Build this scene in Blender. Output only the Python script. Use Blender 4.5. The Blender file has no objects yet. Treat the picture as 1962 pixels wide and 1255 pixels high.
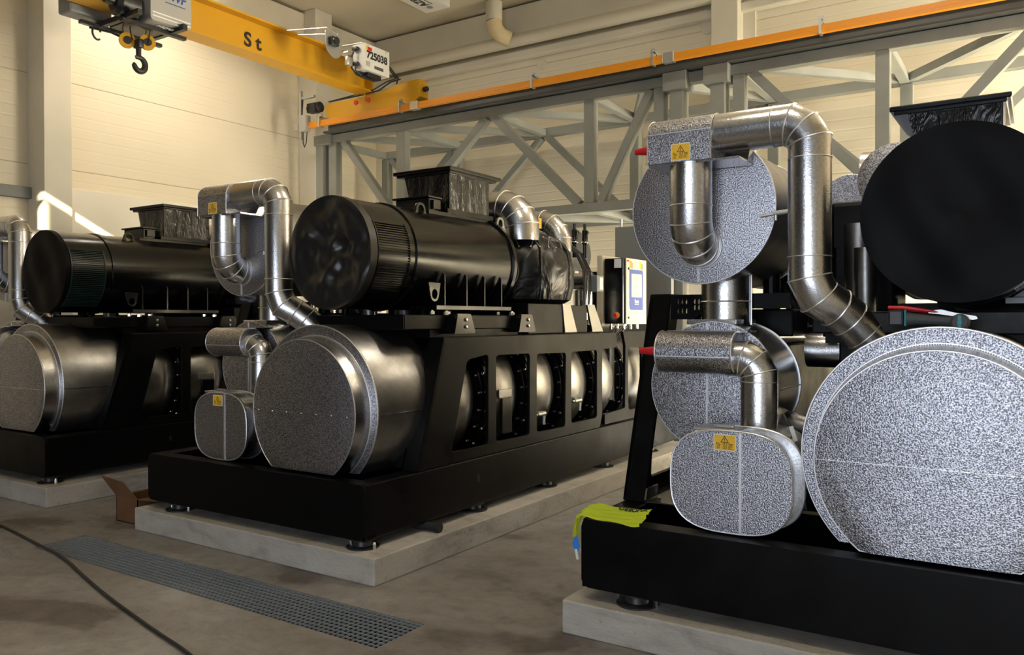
import bpy, bmesh, math, random
from mathutils import Vector, Matrix
PI = math.pi
random.seed(7)
S = bpy.context.scene
COL = S.collection

# ------------------------------------------------------------------ camera
YAW, PITCH, ROLL = 0.5792385, -0.0096178, -0.0015703
cam = bpy.data.cameras.new('camera'); camo = bpy.data.objects.new('camera', cam); COL.objects.link(camo)
cam.sensor_width = 36; cam.lens = 1555.33 / 1962 * 36; cam.clip_start = .05; cam.clip_end = 200
_R = Vector((math.cos(YAW), math.sin(YAW), 0)); _F = Vector((-math.sin(YAW), math.cos(YAW), 0)); _U = Vector((0, 0, 1))
_F2 = _F * math.cos(PITCH) + _U * math.sin(PITCH); _U2 = _U * math.cos(PITCH) - _F * math.sin(PITCH)
_R3 = _R * math.cos(ROLL) + _U2 * math.sin(ROLL); _U3 = _U2 * math.cos(ROLL) - _R * math.sin(ROLL)
camo.matrix_world = Matrix(((_R3.x, _U3.x, -_F2.x, 0), (_R3.y, _U3.y, -_F2.y, 0), (_R3.z, _U3.z, -_F2.z, 1.6), (0, 0, 0, 1)))
S.camera = camo

# ------------------------------------------------------------------ world, lights, exposure
S.view_settings.view_transform = 'Standard'; S.view_settings.look = 'None'
S.view_settings.gamma = 1; S.view_settings.use_curve_mapping = False
S.view_settings.exposure = 0.0
W = bpy.data.worlds.new('sky'); S.world = W; W.use_nodes = True
wb = W.node_tree.nodes['Background']; wb.inputs[0].default_value = (.80, .88, 1, 1); wb.inputs[1].default_value = 1.2

def area(name, loc, rot, sx, sy, power, col, spread=180):
    l = bpy.data.lights.new(name, 'AREA'); l.shape = 'RECTANGLE'; l.size = sx; l.size_y = sy
    l.energy = power; l.color = col; l.spread = math.radians(spread)
    o = bpy.data.objects.new(name, l); o.location = loc; o.rotation_euler = rot; COL.objects.link(o); return o
# daylight through the gate opening behind the camera
area('gate_daylight', (.35, -6.95, 2.3), (PI / 2, 0, 0), 5.6, 4.4, 350, (.80, .88, 1))
# warm unseen fill lamp, added low at the right to brighten the walls
area('side_fill', (3.98, 10.0, 1.75), (0, math.radians(90), 0), 3.3, 2.7, 1900, (1, .89, .68))
area('back_fill', (1.5, 11.48, 1.05), (-PI / 2, 0, 0), 4.0, 1.9, 1150, (1, .90, .70))  # unseen lamp added for the glint along the motor; the wall has no opening
# fill lamps laid on the floor behind the machines, added to imitate sunlight bounce
area('floor_fill_back', (-5.2, 10.35, .03), (PI, 0, 0), 8.6, 1.5, 150, (1, .93, .78))
area('floor_fill_left', (-9.87, 7.6, .03), (PI, 0, 0), .5, 4.0, 60, (1, .93, .78))
# low sun: reaches the hall only through unseen slots added to the roof
sl_ = bpy.data.lights.new('sun', 'SUN'); sl_.energy = 40; sl_.color = (1, .88, .66); sl_.angle = math.radians(.5)
so_ = bpy.data.objects.new('sun', sl_); COL.objects.link(so_); so_.rotation_euler = Vector((-1.6, 1.9, -1)).to_track_quat('-Z', 'Y').to_euler()
# fill lamps added under the roof for brightness (out of view)
for i, (x, y, e) in enumerate([(-9.2, 6.6, 90), (-1.2, 2.0, 60), (-1.5, 6.5, 80), (2.0, 9.5, 110)]):
    area('roof_fill', (x, y, 6.6), (0, 0, 0), 1.4, .3, e, (1, .90, .74))

# ------------------------------------------------------------------ materials
MATS = {}
def mat(name, col, rough=.5, metal=0.0, coat=0.0, spec=.5):
    m = bpy.data.materials.new(name); m.use_nodes = True
    b = m.node_tree.nodes['Principled BSDF']
    b.inputs['Base Color'].default_value = (*col, 1); b.inputs['Roughness'].default_value = rough
    b.inputs['Metallic'].default_value = metal; b.inputs['Coat Weight'].default_value = coat
    b.inputs['Specular IOR Level'].default_value = spec
    MATS[name] = m; return m
def nodes(m):
    nt = m.node_tree; return nt, nt.nodes, nt.links, nt.nodes['Principled BSDF']
def texco(m, scale=(1, 1, 1)):
    nt, N, L, b = nodes(m)
    t = N.new('ShaderNodeTexCoord'); mp = N.new('ShaderNodeMapping'); mp.inputs['Scale'].default_value = scale
    L.new(t.outputs['Object'], mp.inputs[0]); return mp.outputs[0]
def noise(m, scale, detail=4, rough=.5, stretch=(1, 1, 1), dist=0):
    nt, N, L, b = nodes(m); n = N.new('ShaderNodeTexNoise')
    n.inputs['Scale'].default_value = scale; n.inputs['Detail'].default_value = detail
    n.inputs['Roughness'].default_value = rough; n.inputs['Distortion'].default_value = dist
    L.new(texco(m, stretch), n.inputs['Vector']); return n.outputs['Fac']
def ramp(m, fac, stops):
    nt, N, L, b = nodes(m); r = N.new('ShaderNodeValToRGB'); e = r.color_ramp.elements
    while len(e) < len(stops): e.new(.5)
    for k, (p, c) in enumerate(stops):
        e[k].position = p; e[k].color = (*c, 1) if len(c) == 3 else c
    L.new(fac, r.inputs[0]); return r.outputs[0]
def g(v): return (v, v, v)
def bump(m, h, strength=.3, dist=.002, prev=None):
    nt, N, L, b = nodes(m); bp = N.new('ShaderNodeBump'); bp.inputs['Strength'].default_value = strength
    bp.inputs['Distance'].default_value = dist; L.new(h, bp.inputs['Height'])
    if prev: L.new(prev, bp.inputs['Normal'])
    L.new(bp.outputs[0], b.inputs['Normal']); return bp.outputs[0]
def setc(m, c): nt, N, L, b = nodes(m); L.new(c, b.inputs['Base Color'])
def setr(m, c): nt, N, L, b = nodes(m); L.new(c, b.inputs['Roughness'])
def mixc(m, a, bcol, fac, mode='MIX'):
    nt, N, L, b = nodes(m); x = N.new('ShaderNodeMix'); x.data_type = 'RGBA'; x.blend_type = mode
    for s, v in ((x.inputs[6], a), (x.inputs[7], bcol)):
        if isinstance(v, tuple): s.default_value = (*v, 1)
        else: L.new(v, s)
    if isinstance(fac, float): x.inputs[0].default_value = fac
    else: L.new(fac, x.inputs[0])
    return x.outputs[2]

# embossed aluminium cladding
m = mat('stucco_aluminium', (.66, .66, .68), .34, 1.0)
n1 = noise(m, 165, 2, .55); setc(m, ramp(m, n1, [(.40, (.14, .14, .16)), (.60, (.66, .66, .72))]))
bump(m, n1, .8, .0028)
m = mat('rolled_aluminium', (.64, .64, .66), .24, 1.0)
n1 = noise(m, 110, 3, .6); setc(m, ramp(m, n1, [(.3, (.50, .50, .51)), (.7, (.70, .70, .71))]))
nb = bump(m, n1, .35, .0022); setr(m, ramp(m, noise(m, 3, 3), [(.3, g(.20)), (.7, g(.30))]))
m = mat('bright_seam', (.85, .85, .87), .42, 1.0)
m = mat('drum_shell', (.58, .57, .56), .36, 1.0)
n1 = noise(m, 60, 4, .7); bump(m, n1, .22, .002); setc(m, ramp(m, noise(m, 6, 5, .7), [(.3, (.26, .26, .26)), (.7, (.42, .41, .40))]))
m = mat('gloss_black', (.0025, .0025, .003), .22, 0, 0, .42)
bump(m, noise(m, 22, 2), .06, .002); setr(m, ramp(m, noise(m, 5, 3, .5), [(.35, g(.17)), (.75, g(.26))]))
m = mat('wrap_black', (.004, .004, .0045), .2, 0, .1, .5); bump(m, noise(m, 11, 4, .6, (1, 1, .4), .6), .8, .03)
m = mat('frame_black', (.010, .010, .011), .36, 0, 0, .15)
c = ramp(m, noise(m, 16, 8, .75, (1, 1, 1.6)), [(.70, (.0022, .0022, .0026)), (.84, (.016, .015, .014))])
setc(m, c); setr(m, ramp(m, noise(m, 4, 5, .6), [(.3, g(.27)), (.7, g(.48))])); bump(m, noise(m, 90, 2), .08, .001)
m = mat('tarpaulin', (.010, .010, .010), .34, 0, 0, .6)
bump(m, noise(m, 14, 4, .55, dist=.4), .3, .01)
m = mat('cover_black', (.009, .009, .010), .5, 0, 0, .10)
setc(m, ramp(m, noise(m, 14, 6, .7), [(.66, (.0022, .0022, .003)), (.85, (.016, .016, .017))]))
m = mat('jacket_vinyl', (.007, .007, .008), .33, 0, 0, .5)
bump(m, noise(m, 4.5, 3, .5, (1, 1, .6), .8), .9, .05)
m = mat('louvre_green', (.010, .028, .024), .35)
m = mat('zinc_bolt', (.8, .79, .76), .25, 1.0)
m = mat('cast_iron', (.03, .03, .032), .4, .3)
m = mat('steel_bright', (.30, .295, .28), .30, 1.0); bump(m, noise(m, 30, 3), .2, .002)
m = mat('cable_rubber', (.012, .012, .013), .45)
m = mat('red_plastic', (.55, .012, .02), .35)
m = mat('sticker_yellow', (.85, .50, .03), .5)
m = mat('sticker_border', (.80, .78, .70), .5)
m = mat('ink_brown', (.09, .045, .005), .6)
m = mat('ink_black', (.01, .01, .012), .6)
m = mat('ink_white', (.85, .85, .85), .6)
m = mat('ink_blue', (.03, .08, .32), .5)
m = mat('label_blue', (.06, .10, .34), .35)
m = mat('label_white', (.72, .72, .70), .5)
m = mat('label_orange', (.75, .30, .03), .5)
m = mat('screen_film', (.50, .52, .48), .18)
m = mat('cabinet_cream', (.62, .57, .44), .35)
m = mat('crane_yellow', (.60, .31, .008), .4); bump(m, noise(m, 60, 2), .06, .001)
m = mat('rail_orange', (.70, .26, .012), .30)
m = mat('truss_grey', (.225, .232, .205), .42); setc(m, ramp(m, noise(m, 2.5, 4), [(.3, (.20, .206, .182)), (.7, (.25, .256, .228))]))
m = mat('runway_grey', (.085, .088, .082), .42)
m = mat('panel_grey', (.17, .18, .18), .5)
m = mat('hoist_silver', (.42, .42, .40), .35, .3)
m = mat('plastic_black', (.014, .014, .015), .38)
m = mat('galv_steel', (.52, .53, .52), .35, .9)
m = mat('grating_steel', (.42, .46, .50), .42, .55)
m = mat('enclosure_white', (.66, .65, .60), .4)
m = mat('pipe_paint', (.50, .46, .36), .35)
m = mat('pipe_plastic', (.52, .42, .24), .30)
m = mat('cardboard', (.145, .068, .028), .8)
setc(m, ramp(m, noise(m, 5, 4), [(.3, (.12, .055, .022)), (.7, (.18, .088, .038))]))
m = mat('sling_yellow', (.80, .92, .06), .7); bump(m, noise(m, 70, 3, .5, (.4, 3, 1)), .5, .003)
m = mat('tag_blue', (.03, .22, .75), .5)
m = mat('teal_rubber', (.02, .24, .27), .5)
m = mat('tool_grey', (.05, .055, .06), .6)
m = mat('rag_black', (.012, .012, .014), .9)

# sandwich wall panel: fine ribs every 0.141 m, a joint every 1.13 m (local z)
def wall_mat(name, base, z0):
    m = mat(name, base, .42); nt, N, L, b = nodes(m)
    t = N.new('ShaderNodeTexCoord'); sp = N.new('ShaderNodeSeparateXYZ'); L.new(t.outputs['Object'], sp.inputs[0])
    def saw(period):
        a = N.new('ShaderNodeMath'); a.operation = 'ADD'; a.inputs[1].default_value = -z0 + 50 * period; L.new(sp.outputs[2], a.inputs[0])
        d = N.new('ShaderNodeMath'); d.operation = 'DIVIDE'; d.inputs[1].default_value = period; L.new(a.outputs[0], d.inputs[0])
        f = N.new('ShaderNodeMath'); f.operation = 'FRACT'; L.new(d.outputs[0], f.inputs[0]); return f.outputs[0]
    joint = ramp(m, saw(1.13), [(0, g(0)), (.006, g(0)), (.010, g(1)), (1, g(1))])
    rib = ramp(m, saw(.14125), [(0, g(0)), (.05, g(0)), (.16, g(1)), (.94, g(1)), (1, g(0))])
    mott = ramp(m, noise(m, 1.1, 3), [(.3, tuple(v * .95 for v in base)), (.7, base)])
    setc(m, mixc(m, tuple(v * .62 for v in base), mott, joint))
    b1 = bump(m, rib, .3, .006); bump(m, joint, .8, .006, b1); return m
wall_mat('wall_cream', (.68, .615, .47), 3.55)
m = mat('plinth_wall', (.66, .61, .49), .5); setc(m, ramp(m, noise(m, 1.2, 4), [(.3, (.74, .69, .57)), (.7, (.82, .77, .64))]))
m = mat('column_paint', (.60, .56, .45), .5); setc(m, ramp(m, noise(m, 1.6, 5), [(.3, (.54, .51, .41)), (.7, (.62, .575, .47))]))
m = mat('unlit_dark', (.10, .10, .10), .8)  # missing light put into the colour, for walls out of view
m = mat('ceiling_paint', (.50, .45, .34), .55)
c = ramp(m, noise(m, .55, 5, .5), [(.3, (.40, .355, .26)), (.7, (.52, .465, .35))]); setc(m, c)

m = mat('floor_concrete', (.22, .2, .19), .55)
big = noise(m, .55, 6, .62, dist=.6); fine = noise(m, 9, 8, .7)
c1 = ramp(m, big, [(.40, (.120, .102, .090)), (.45, (.225, .208, .194)), (.56, (.268, .255, .244)), (.72, (.37, .368, .362))])
c2 = ramp(m, fine, [(.3, g(.66)), (.5, g(.96)), (.62, g(1.04)), (.8, g(1.3))])
setc(m, mixc(m, c1, c2, 1.0, 'MULTIPLY'))
setr(m, ramp(m, noise(m, 1.3, 5, .6), [(.35, g(.34)), (.65, g(.62))])); bump(m, noise(m, 3, 8, .62, (1, 1.8, 1), .8), .45, .02)
m = mat('pad_concrete', (.36, .345, .32), .75)
c1 = ramp(m, noise(m, 2.2, 7, .65, (1, 1, 2.5), .4), [(.32, (.29, .27, .24)), (.48, (.43, .405, .365)), (.7, (.52, .50, .46))])
sp_ = ramp(m, noise(m, 26, 5, .7), [(.28, g(.5)), (.40, g(1)), (1, g(1))])
setc(m, mixc(m, c1, sp_, 1.0, 'MULTIPLY')); bump(m, noise(m, 14, 7, .7, (1, 3, 3)), .6, .012)
m = mat('pit_dark', (.010, .013, .017), .8)

# ------------------------------------------------------------------ mesh helpers
SPLIT = {'bolt', 'edge_bead', 'pipe_seam', 'lacing', 'lacing_button', 'festoon_arm', 'link_pipe', 'vertical_duct', 'cable_gland', 'cable_tag', 'wheel', 'round_mark', 'jacket_piping', 'rivet', 'wire_rope', 'sensor_cable', 'rear_pipe', 'connector_cable'}
class MB:
    def __init__(s): s.bm = bmesh.new()
    def box(s, x0, x1, y0, y1, z0, z1, bev=0, M=None):
        r = bmesh.ops.create_cube(s.bm, size=1)
        vs = r['verts']
        for v in vs: v.co = Vector((x0 + (v.co.x + .5) * (x1 - x0), y0 + (v.co.y + .5) * (y1 - y0), z0 + (v.co.z + .5) * (z1 - z0)))
        if bev:
            es = list({e for v in vs for e in v.link_edges})
            rb = bmesh.ops.bevel(s.bm, geom=es, offset=bev, segments=2, affect='EDGES', profile=.5)
            vs = list({v for f in rb['faces'] for v in f.verts} | {v for v in vs if v.is_valid})
        if M is not None:
            for v in vs: v.co = M @ v.co
        return s
    def ring_verts(s, c, u, w, r, n, fn=None):
        out = []
        for k in range(n):
            a = 2 * PI * k / n
            rr = (r, r) if not fn else fn(a)
            out.append(s.bm.verts.new(c + u * math.cos(a) * rr[0] + w * math.sin(a) * rr[1]))
        return out
    def bridge(s, A, B):
        n = len(A)
        for k in range(n):
            try: s.bm.faces.new((A[k], A[(k + 1) % n], B[(k + 1) % n], B[k]))
            except ValueError: pass
    def lathe(s, prof, c=(0, 0, 0), axis='Y', n=64, caps=True):
        """prof: list of (t along axis, radius)"""
        c = Vector(c); ax = {'X': Vector((1, 0, 0)), 'Y': Vector((0, 1, 0)), 'Z': Vector((0, 0, 1))}[axis] if isinstance(axis, str) else Vector(axis).normalized()
        u = ax.orthogonal().normalized() if not isinstance(axis, str) else {'X': Vector((0, 1, 0)), 'Y': Vector((0, 0, 1)), 'Z': Vector((1, 0, 0))}[axis]
        w = ax.cross(u); prev = None
        for i, (t, r) in enumerate(prof):
            R = s.ring_verts(c + ax * t, u, w, max(r, 1e-4), n)
            if prev: s.bridge(prev, R)
            elif caps: s.bm.faces.new(R[::-1])
            prev = R
        if caps: s.bm.faces.new(prev)
        return s
    def cyl(s, p, q, r, n=24, r2=None):
        p = Vector(p); q = Vector(q); d = (q - p); L = d.length
        return s.lathe([(0, r), (L, r if r2 is None else r2)], p, d, n)
    def sweep(s, pts, r, n=40, caps=True, bead=0, beadr=.006):
        """mitred tube along pts (gored elbows); raised bead at each joint listed in bead (set of indices) or all"""
        pts = [Vector(p) for p in pts]; m = len(pts)
        dirs = [(pts[i + 1] - pts[i]).normalized() for i in range(m - 1)]
        u = dirs[0].orthogonal().normalized(); prev = None
        rad = r if isinstance(r, (list, tuple)) else [r] * m
        for i in range(m):
            if i > 0 and i < m - 1:
                q = dirs[i - 1].rotation_difference(dirs[i])
            d0 = dirs[max(i - 1, 0)]; d1 = dirs[min(i, m - 2)]
            nrm = (d0 + d1).normalized(); w = d0.cross(u).normalized()
            R = []
            for k in range(n):
                a = 2 * PI * k / n; o = (u * math.cos(a) + w * math.sin(a)) * rad[i]
                # project along d0 onto the mitre plane
                tt = -o.dot(nrm) / d0.dot(nrm); R.append(s.bm.verts.new(pts[i] + o + d0 * tt))
            if prev: s.bridge(prev, R)
            elif caps: s.bm.faces.new(R[::-1])
            prev = R
            if i < m - 1:
                q = d0.rotation_difference(d1); u = (q @ u); u = (u - d1 * u.dot(d1)).normalized()
        if caps: s.bm.faces.new(prev)
        return s
    def seams(s, pts, r, which, wd=.004, n=40):
        """thin raised rings lying in the mitre planes"""
        pts = [Vector(p) for p in pts]; m = len(pts)
        dirs = [(pts[i + 1] - pts[i]).normalized() for i in range(m - 1)]
        for i in which:
            d0 = dirs[max(i - 1, 0)]; d1 = dirs[min(i, m - 2)]; nrm = (d0 + d1).normalized()
            u = d0.orthogonal().normalized(); w = d0.cross(u); loops = []
            for j in range(6):
                b = 2 * PI * j / 6; rr = r + wd * math.cos(b) * .9; sh = wd * math.sin(b); R = []
                for k in range(n):
                    a = 2 * PI * k / n; o = (u * math.cos(a) + w * math.sin(a)) * rr
                    R.append(s.bm.verts.new(pts[i] + o - d0 * (o.dot(nrm) / d0.dot(nrm)) + nrm * sh))
                loops.append(R)
            for j in range(6): s.bridge(loops[j], loops[(j + 1) % 6])
        return s
    def torus(s, c, ax, R, r, n=48, k=8, a0=0, a1=2 * PI):
        c = Vector(c); ax = Vector(ax).normalized(); u = ax.orthogonal().normalized(); w = ax.cross(u)
        full = abs(a1 - a0 - 2 * PI) < 1e-6; m = n if full else n + 1; prev = None; first = None
        for i in range(m):
            a = a0 + (a1 - a0) * i / n; d = u * math.cos(a) + w * math.sin(a)
            L = [s.bm.verts.new(c + d * (R + r * math.cos(2 * PI * j / k)) + ax * r * math.sin(2 * PI * j / k)) for j in range(k)]
            if prev: s.bridge(prev, L)
            else: first = L
            prev = L
        if full: s.bridge(prev, first)
        else: s.bm.faces.new(first[::-1]); s.bm.faces.new(prev)
        return s
    def prism(s, poly, axis, a, b, bev=0):
        """poly: 2-D points in the plane normal to axis; X -> (y,z), Y -> (x,z), Z -> (x,y)"""
        f = {'X': lambda p, t: Vector((t, p[0], p[1])), 'Y': lambda p, t: Vector((p[0], t, p[1])), 'Z': lambda p, t: Vector((p[0], p[1], t))}[axis]
        A = [s.bm.verts.new(f(p, a)) for p in poly]; B = [s.bm.verts.new(f(p, b)) for p in poly]
        s.bm.faces.new(A[::-1]); s.bm.faces.new(B); s.bridge(A, B)
        if bev:
            es = [e for v in A + B for e in v.link_edges]
            bmesh.ops.bevel(s.bm, geom=list(set(es)), offset=bev, segments=2, affect='EDGES')
        return s
    def beam(s, p, q, w, h, up=(0, 0, 1), bev=0):
        p = Vector(p); q = Vector(q); d = (q - p).normalized(); side = d.cross(Vector(up)).normalized(); u2 = side.cross(d)
        vs = []
        for P in (p, q):
            for a, b in ((-1, -1), (1, -1), (1, 1), (-1, 1)): vs.append(s.bm.verts.new(P + side * a * w / 2 + u2 * b * h / 2))
        for f in ((3, 2, 1, 0), (4, 5, 6, 7), (0, 1, 5, 4), (1, 2, 6, 5), (2, 3, 7, 6), (3, 0, 4, 7)): s.bm.faces.new([vs[i] for i in f])
        if bev:
            bmesh.ops.bevel(s.bm, geom=list({e for v in vs for e in v.link_edges}), offset=bev, segments=2, affect='EDGES')
        return s
    def build(s, name, m, parent=None, smooth=False, label=None):
        if name in SPLIT:
            s.bm.verts.ensure_lookup_table(); seen = set(); first = None; groups = []
            for v in s.bm.verts:
                if v in seen: continue
                st = [v]; seen.add(v); isl = []
                while st:
                    q = st.pop(); isl.append(q)
                    for e in q.link_edges:
                        o = e.other_vert(q)
                        if o not in seen: seen.add(o); st.append(o)
                groups.append(isl)
            if len(groups) > 1:
                for isl in groups:
                    n = MB(); mp = {v: n.bm.verts.new(v.co) for v in isl}; fs = {f for v in isl for f in v.link_faces}
                    for f in fs: n.bm.faces.new([mp[v] for v in f.verts])
                    ob = n._build(name, m, parent, smooth, label); first = first or ob
                s.bm.free(); return first
        return s._build(name, m, parent, smooth, label)
    def _build(s, name, m, parent=None, smooth=False, label=None):
        bmesh.ops.recalc_face_normals(s.bm, faces=s.bm.faces[:])
        me = bpy.data.meshes.new(name)
        for f in s.bm.faces: f.smooth = smooth
        s.bm.to_mesh(me); s.bm.free(); me.materials.append(MATS[m])
        if smooth: me.set_sharp_from_angle(angle=math.radians(32))
        o = bpy.data.objects.new(name, me); COL.objects.link(o)
        if parent: o.parent = parent
        if label: o['label'] = label
        return o

def plate_curve(outer, holes, thick, bev=.0):
    """2-D outline with holes -> mesh lying in local XY, thickness along Z (centred)"""
    cu = bpy.data.curves.new('outline', 'CURVE'); cu.dimensions = '2D'; cu.fill_mode = 'BOTH'; cu.extrude = thick / 2 - bev; cu.bevel_depth = bev; cu.bevel_resolution = 1
    cu.offset = -bev
    for poly in [outer] + holes:
        sp = cu.splines.new('POLY'); sp.points.add(len(poly) - 1)
        for k, p in enumerate(poly): sp.points[k].co = (p[0], p[1], 0, 1)
        sp.use_cyclic_u = True
    o = bpy.data.objects.new('outline', cu); COL.objects.link(o)
    dg = bpy.context.evaluated_depsgraph_get(); me = bpy.data.meshes.new_from_object(o.evaluated_get(dg))
    bpy.data.objects.remove(o); bpy.data.curves.remove(cu); return me
def from_mesh(me, name, m, parent, M=None, label=None):
    if M is not None: me.transform(M)
    me.materials.clear(); me.materials.append(MATS[m])
    o = bpy.data.objects.new(name, me); COL.objects.link(o); o.parent = parent
    if label: o['label'] = label
    return o
def text(body, size, M, name, m, parent, ext=.0006, bold=0, align='CENTER', shear=0, sx=1):
    cu = bpy.data.curves.new('text', 'FONT'); cu.body = body; cu.size = size; cu.extrude = ext; cu.offset = bold
    cu.align_x = align; cu.align_y = 'CENTER'; cu.shear = shear
    o = bpy.data.objects.new('text', cu); COL.objects.link(o)
    dg = bpy.context.evaluated_depsgraph_get(); me = bpy.data.meshes.new_from_object(o.evaluated_get(dg))
    bpy.data.objects.remove(o); bpy.data.curves.remove(cu)
    return from_mesh(me, name, m, parent, M @ Matrix.Diagonal((sx, 1, 1, 1)))
# matrices that stand local XY up: facing -Y, facing +X
def face_front(x, y, z): return Matrix.Translation((x, y, z)) @ Matrix.Rotation(PI / 2, 4, 'X')
def face_right(x, y, z): return Matrix.Translation((x, y, z)) @ Matrix.Rotation(PI / 2, 4, 'Z') @ Matrix.Rotation(PI / 2, 4, 'X')
def face_down(x, y, z, rz=0): return Matrix.Translation((x, y, z)) @ Matrix.Rotation(rz, 4, 'Z') @ Matrix.Rotation(PI, 4, 'X')
def rounded(poly, r, seg=4):
    out = []; n = len(poly)
    for i in range(n):
        p = Vector(poly[i]).to_2d(); a = (Vector(poly[i - 1]).to_2d() - p); b = (Vector(poly[(i + 1) % n]).to_2d() - p)
        la = min(r, a.length * .45); lb = min(r, b.length * .45); A = p + a.normalized() * la; B = p + b.normalized() * lb
        for k in range(seg + 1):
            t = k / seg; q = A * (1 - t) ** 2 + p * 2 * t * (1 - t) + B * t * t; out.append((q.x, q.y))
    return out
def empty(name, loc, label=None, cat=None, group=None):
    o = bpy.data.objects.new(name, None); o.location = loc; COL.objects.link(o); o.empty_display_size = .1
    if label: o['label'] = label; o['category'] = cat
    if group: o['group'] = group
    return o
def tag(o, label, cat, group=None):
    o['label'] = label; o['category'] = cat
    if group: o['group'] = group
    return o
def struct(o): o['kind'] = 'structure'; return o

# ------------------------------------------------------------------ the hall
XL, XR, YB, YF, ZC = -10.6, 4.0, 11.5, -7.0, 6.82
GX0, GX1, GY0, GY1 = -5.95, -2.71, 2.93, 3.30        # floor trench
b = MB()
xs = [XL - .2, GX0, GX1, XR + .2]; ys = [YF - 8, GY0, GY1, YB + .2]
for i in range(3):
    for j in range(3):
        if i == 1 and j == 1: continue
        vs = [b.bm.verts.new((x, y, 0)) for x, y in ((xs[i], ys[j]), (xs[i + 1], ys[j]), (xs[i + 1], ys[j + 1]), (xs[i], ys[j + 1]))]; b.bm.faces.new(vs)
bmesh.ops.remove_doubles(b.bm, verts=b.bm.verts[:], dist=1e-4)
struct(b.build('floor', 'floor_concrete'))
b = MB(); d = .28
b.box(GX0 - .03, GX1 + .03, GY0 - .03, GY1 + .03, -d - .03, -d); b.box(GX0 - .03, GX0, GY0, GY1, -d, -.001); b.box(GX1, GX1 + .03, GY0, GY1, -d, -.001)
b.box(GX0 - .03, GX1 + .03, GY0 - .03, GY0, -d, -.001); b.box(GX0 - .03, GX1 + .03, GY1, GY1 + .03, -d, -.001)
struct(b.build('trim_1', 'pit_dark'))
struct(MB().box(XL - .2, XL, .9, YB + .2, 0, ZC).build('wall_left', 'wall_cream'))
struct(MB().box(XL - .2, XL, YF, .9, 0, ZC).build('wall_near_left', 'unlit_dark'))  # near part of the wall coloured dark to pass for unlit
struct(MB().box(XL, XR, YB, YB + .2, 0, ZC).build('wall_back', 'wall_cream'))
struct(MB().box(XL, XL + .34, 5.50, 9.62, 0, 3.27, .006).build('trim_2', 'plinth_wall'))
struct(MB().box(XL, XR, YB - .035, YB, 0, 2.30).build('trim_3', 'plinth_wall'))
b = MB(); b.box(XR, XR + .2, YF, 8.62, 0, ZC); b.box(XR, XR + .2, 8.62, 11.38, 3.45, ZC); b.box(XR, XR + .2, 11.38, YB + .2, 0, ZC); struct(b.build('wall_right', 'wall_cream'))  # opening added for the side fill lamp
# front wall with the gate opening
GA, GB, GH = -2.6, 3.3, 4.6
b = MB(); b.box(XL, GA, YF - .2, YF, 0, ZC); b.box(GB, XR, YF - .2, YF, 0, ZC); b.box(GA, GB, YF - .2, YF, GH, ZC)
struct(b.build('wall_front', 'unlit_dark'))
def sunslot(p, dx=0, dy=0):  # finds the roof slot, added to throw a streak on the wall
    t = ZC - p[2]; return (p[0] + 1.6 * t + dx, p[1] - 1.9 * t + dy)
pa, pb = sunslot((-10.2, 5.06, 3.15)), sunslot((-10.26, 6.05, 2.64)); w_ = .11
q0, q1 = sunslot((-10.2, 5.16, 3.05)), sunslot((-10.2, 5.16, 2.45))
h1 = [(pa[0] - .1, pa[1]), (pb[0] + .2, pb[1]), (pb[0] + .2, pb[1] + w_), (pa[0] - .1, pa[1] + w_)]
h2 = [(q0[0], q0[1] - .14), (q0[0], q0[1] + .03), (q1[0], q1[1] + .03), (q1[0], q1[1] - .14)]
me = plate_curve([(XL - .2, YF - .2), (XR + .2, YF - .2), (XR + .2, YB + .2), (XL - .2, YB + .2)], [h1, h2], .02)
struct(from_mesh(me, 'ceiling', 'ceiling_paint', None, Matrix.Translation((0, 0, ZC + .011))))
struct(MB().box(-4.2, 15.5, YF - 15, YF - .2, 4.75, 4.85).build('trim_12', 'unlit_dark'))  # unseen canopy added outside to keep the sun out of the gate
# wall columns
for i, (a0, a1, c0, c1) in enumerate([(XL, XL + .4, 5.18, 5.52), (XL, XL + .4, 9.6, 9.98), (-3.95, -3.57, YB - .3, YB), (XL, XL + .4, .6, .95)]):
    struct(MB().box(a0, a1, c0, c1, 0, ZC - .001, .006).build('trim_%d' % (4 + i), 'column_paint'))
# second thin corner strip beside the back wall column, eaves boards and ceiling joint
struct(MB().box(-3.57, -3.40, YB - .05, YB, 0, ZC).build('trim_8', 'column_paint'))
struct(MB().box(XL, XR, YB - .16, YB, 6.33, 6.79, .006).build('trim_9', 'column_paint'))
struct(MB().box(XL, XL + .14, 5.52, YB - .16, 6.36, 6.77, .006).build('trim_10', 'column_paint'))
struct(MB().box(XL, XR, YB - .15, YB, 5.93, 6.06, .02).build('trim_11', 'column_paint'))
# steel girt on the left wall before the near column
gr = MB().box(XL, XL + .1, .95, 5.18, 3.11, 3.25, .004).build('steel_rail', 'panel_grey')
tag(gr, 'grey steel rail fixed along the left wall beside the near column', 'rail')

# drain pipe along the back wall with the downpipe from the roof
p = empty('drain_pipe', (0, 0, 0), 'cream pipe running along the top of the back wall with an elbow to the ceiling', 'pipe')
MB().cyl((XL + .2, 11.27, 6.20), (XR - .1, 11.27, 6.20), .105, 32).build('horizontal_run', 'pipe_paint', p, True)
pts = [(-7.55, 11.02, 6.80), (-7.55, 11.02, 6.50), (-7.53, 11.04, 6.36), (-7.46, 11.10, 6.26), (-7.36, 11.2, 6.21)]
MB().sweep(pts[1:], .125, 32).build('elbow', 'pipe_plastic', p, True)
MB().cyl(pts[0], pts[1], .135, 32).build('downpipe', 'pipe_paint', p, True)
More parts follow.
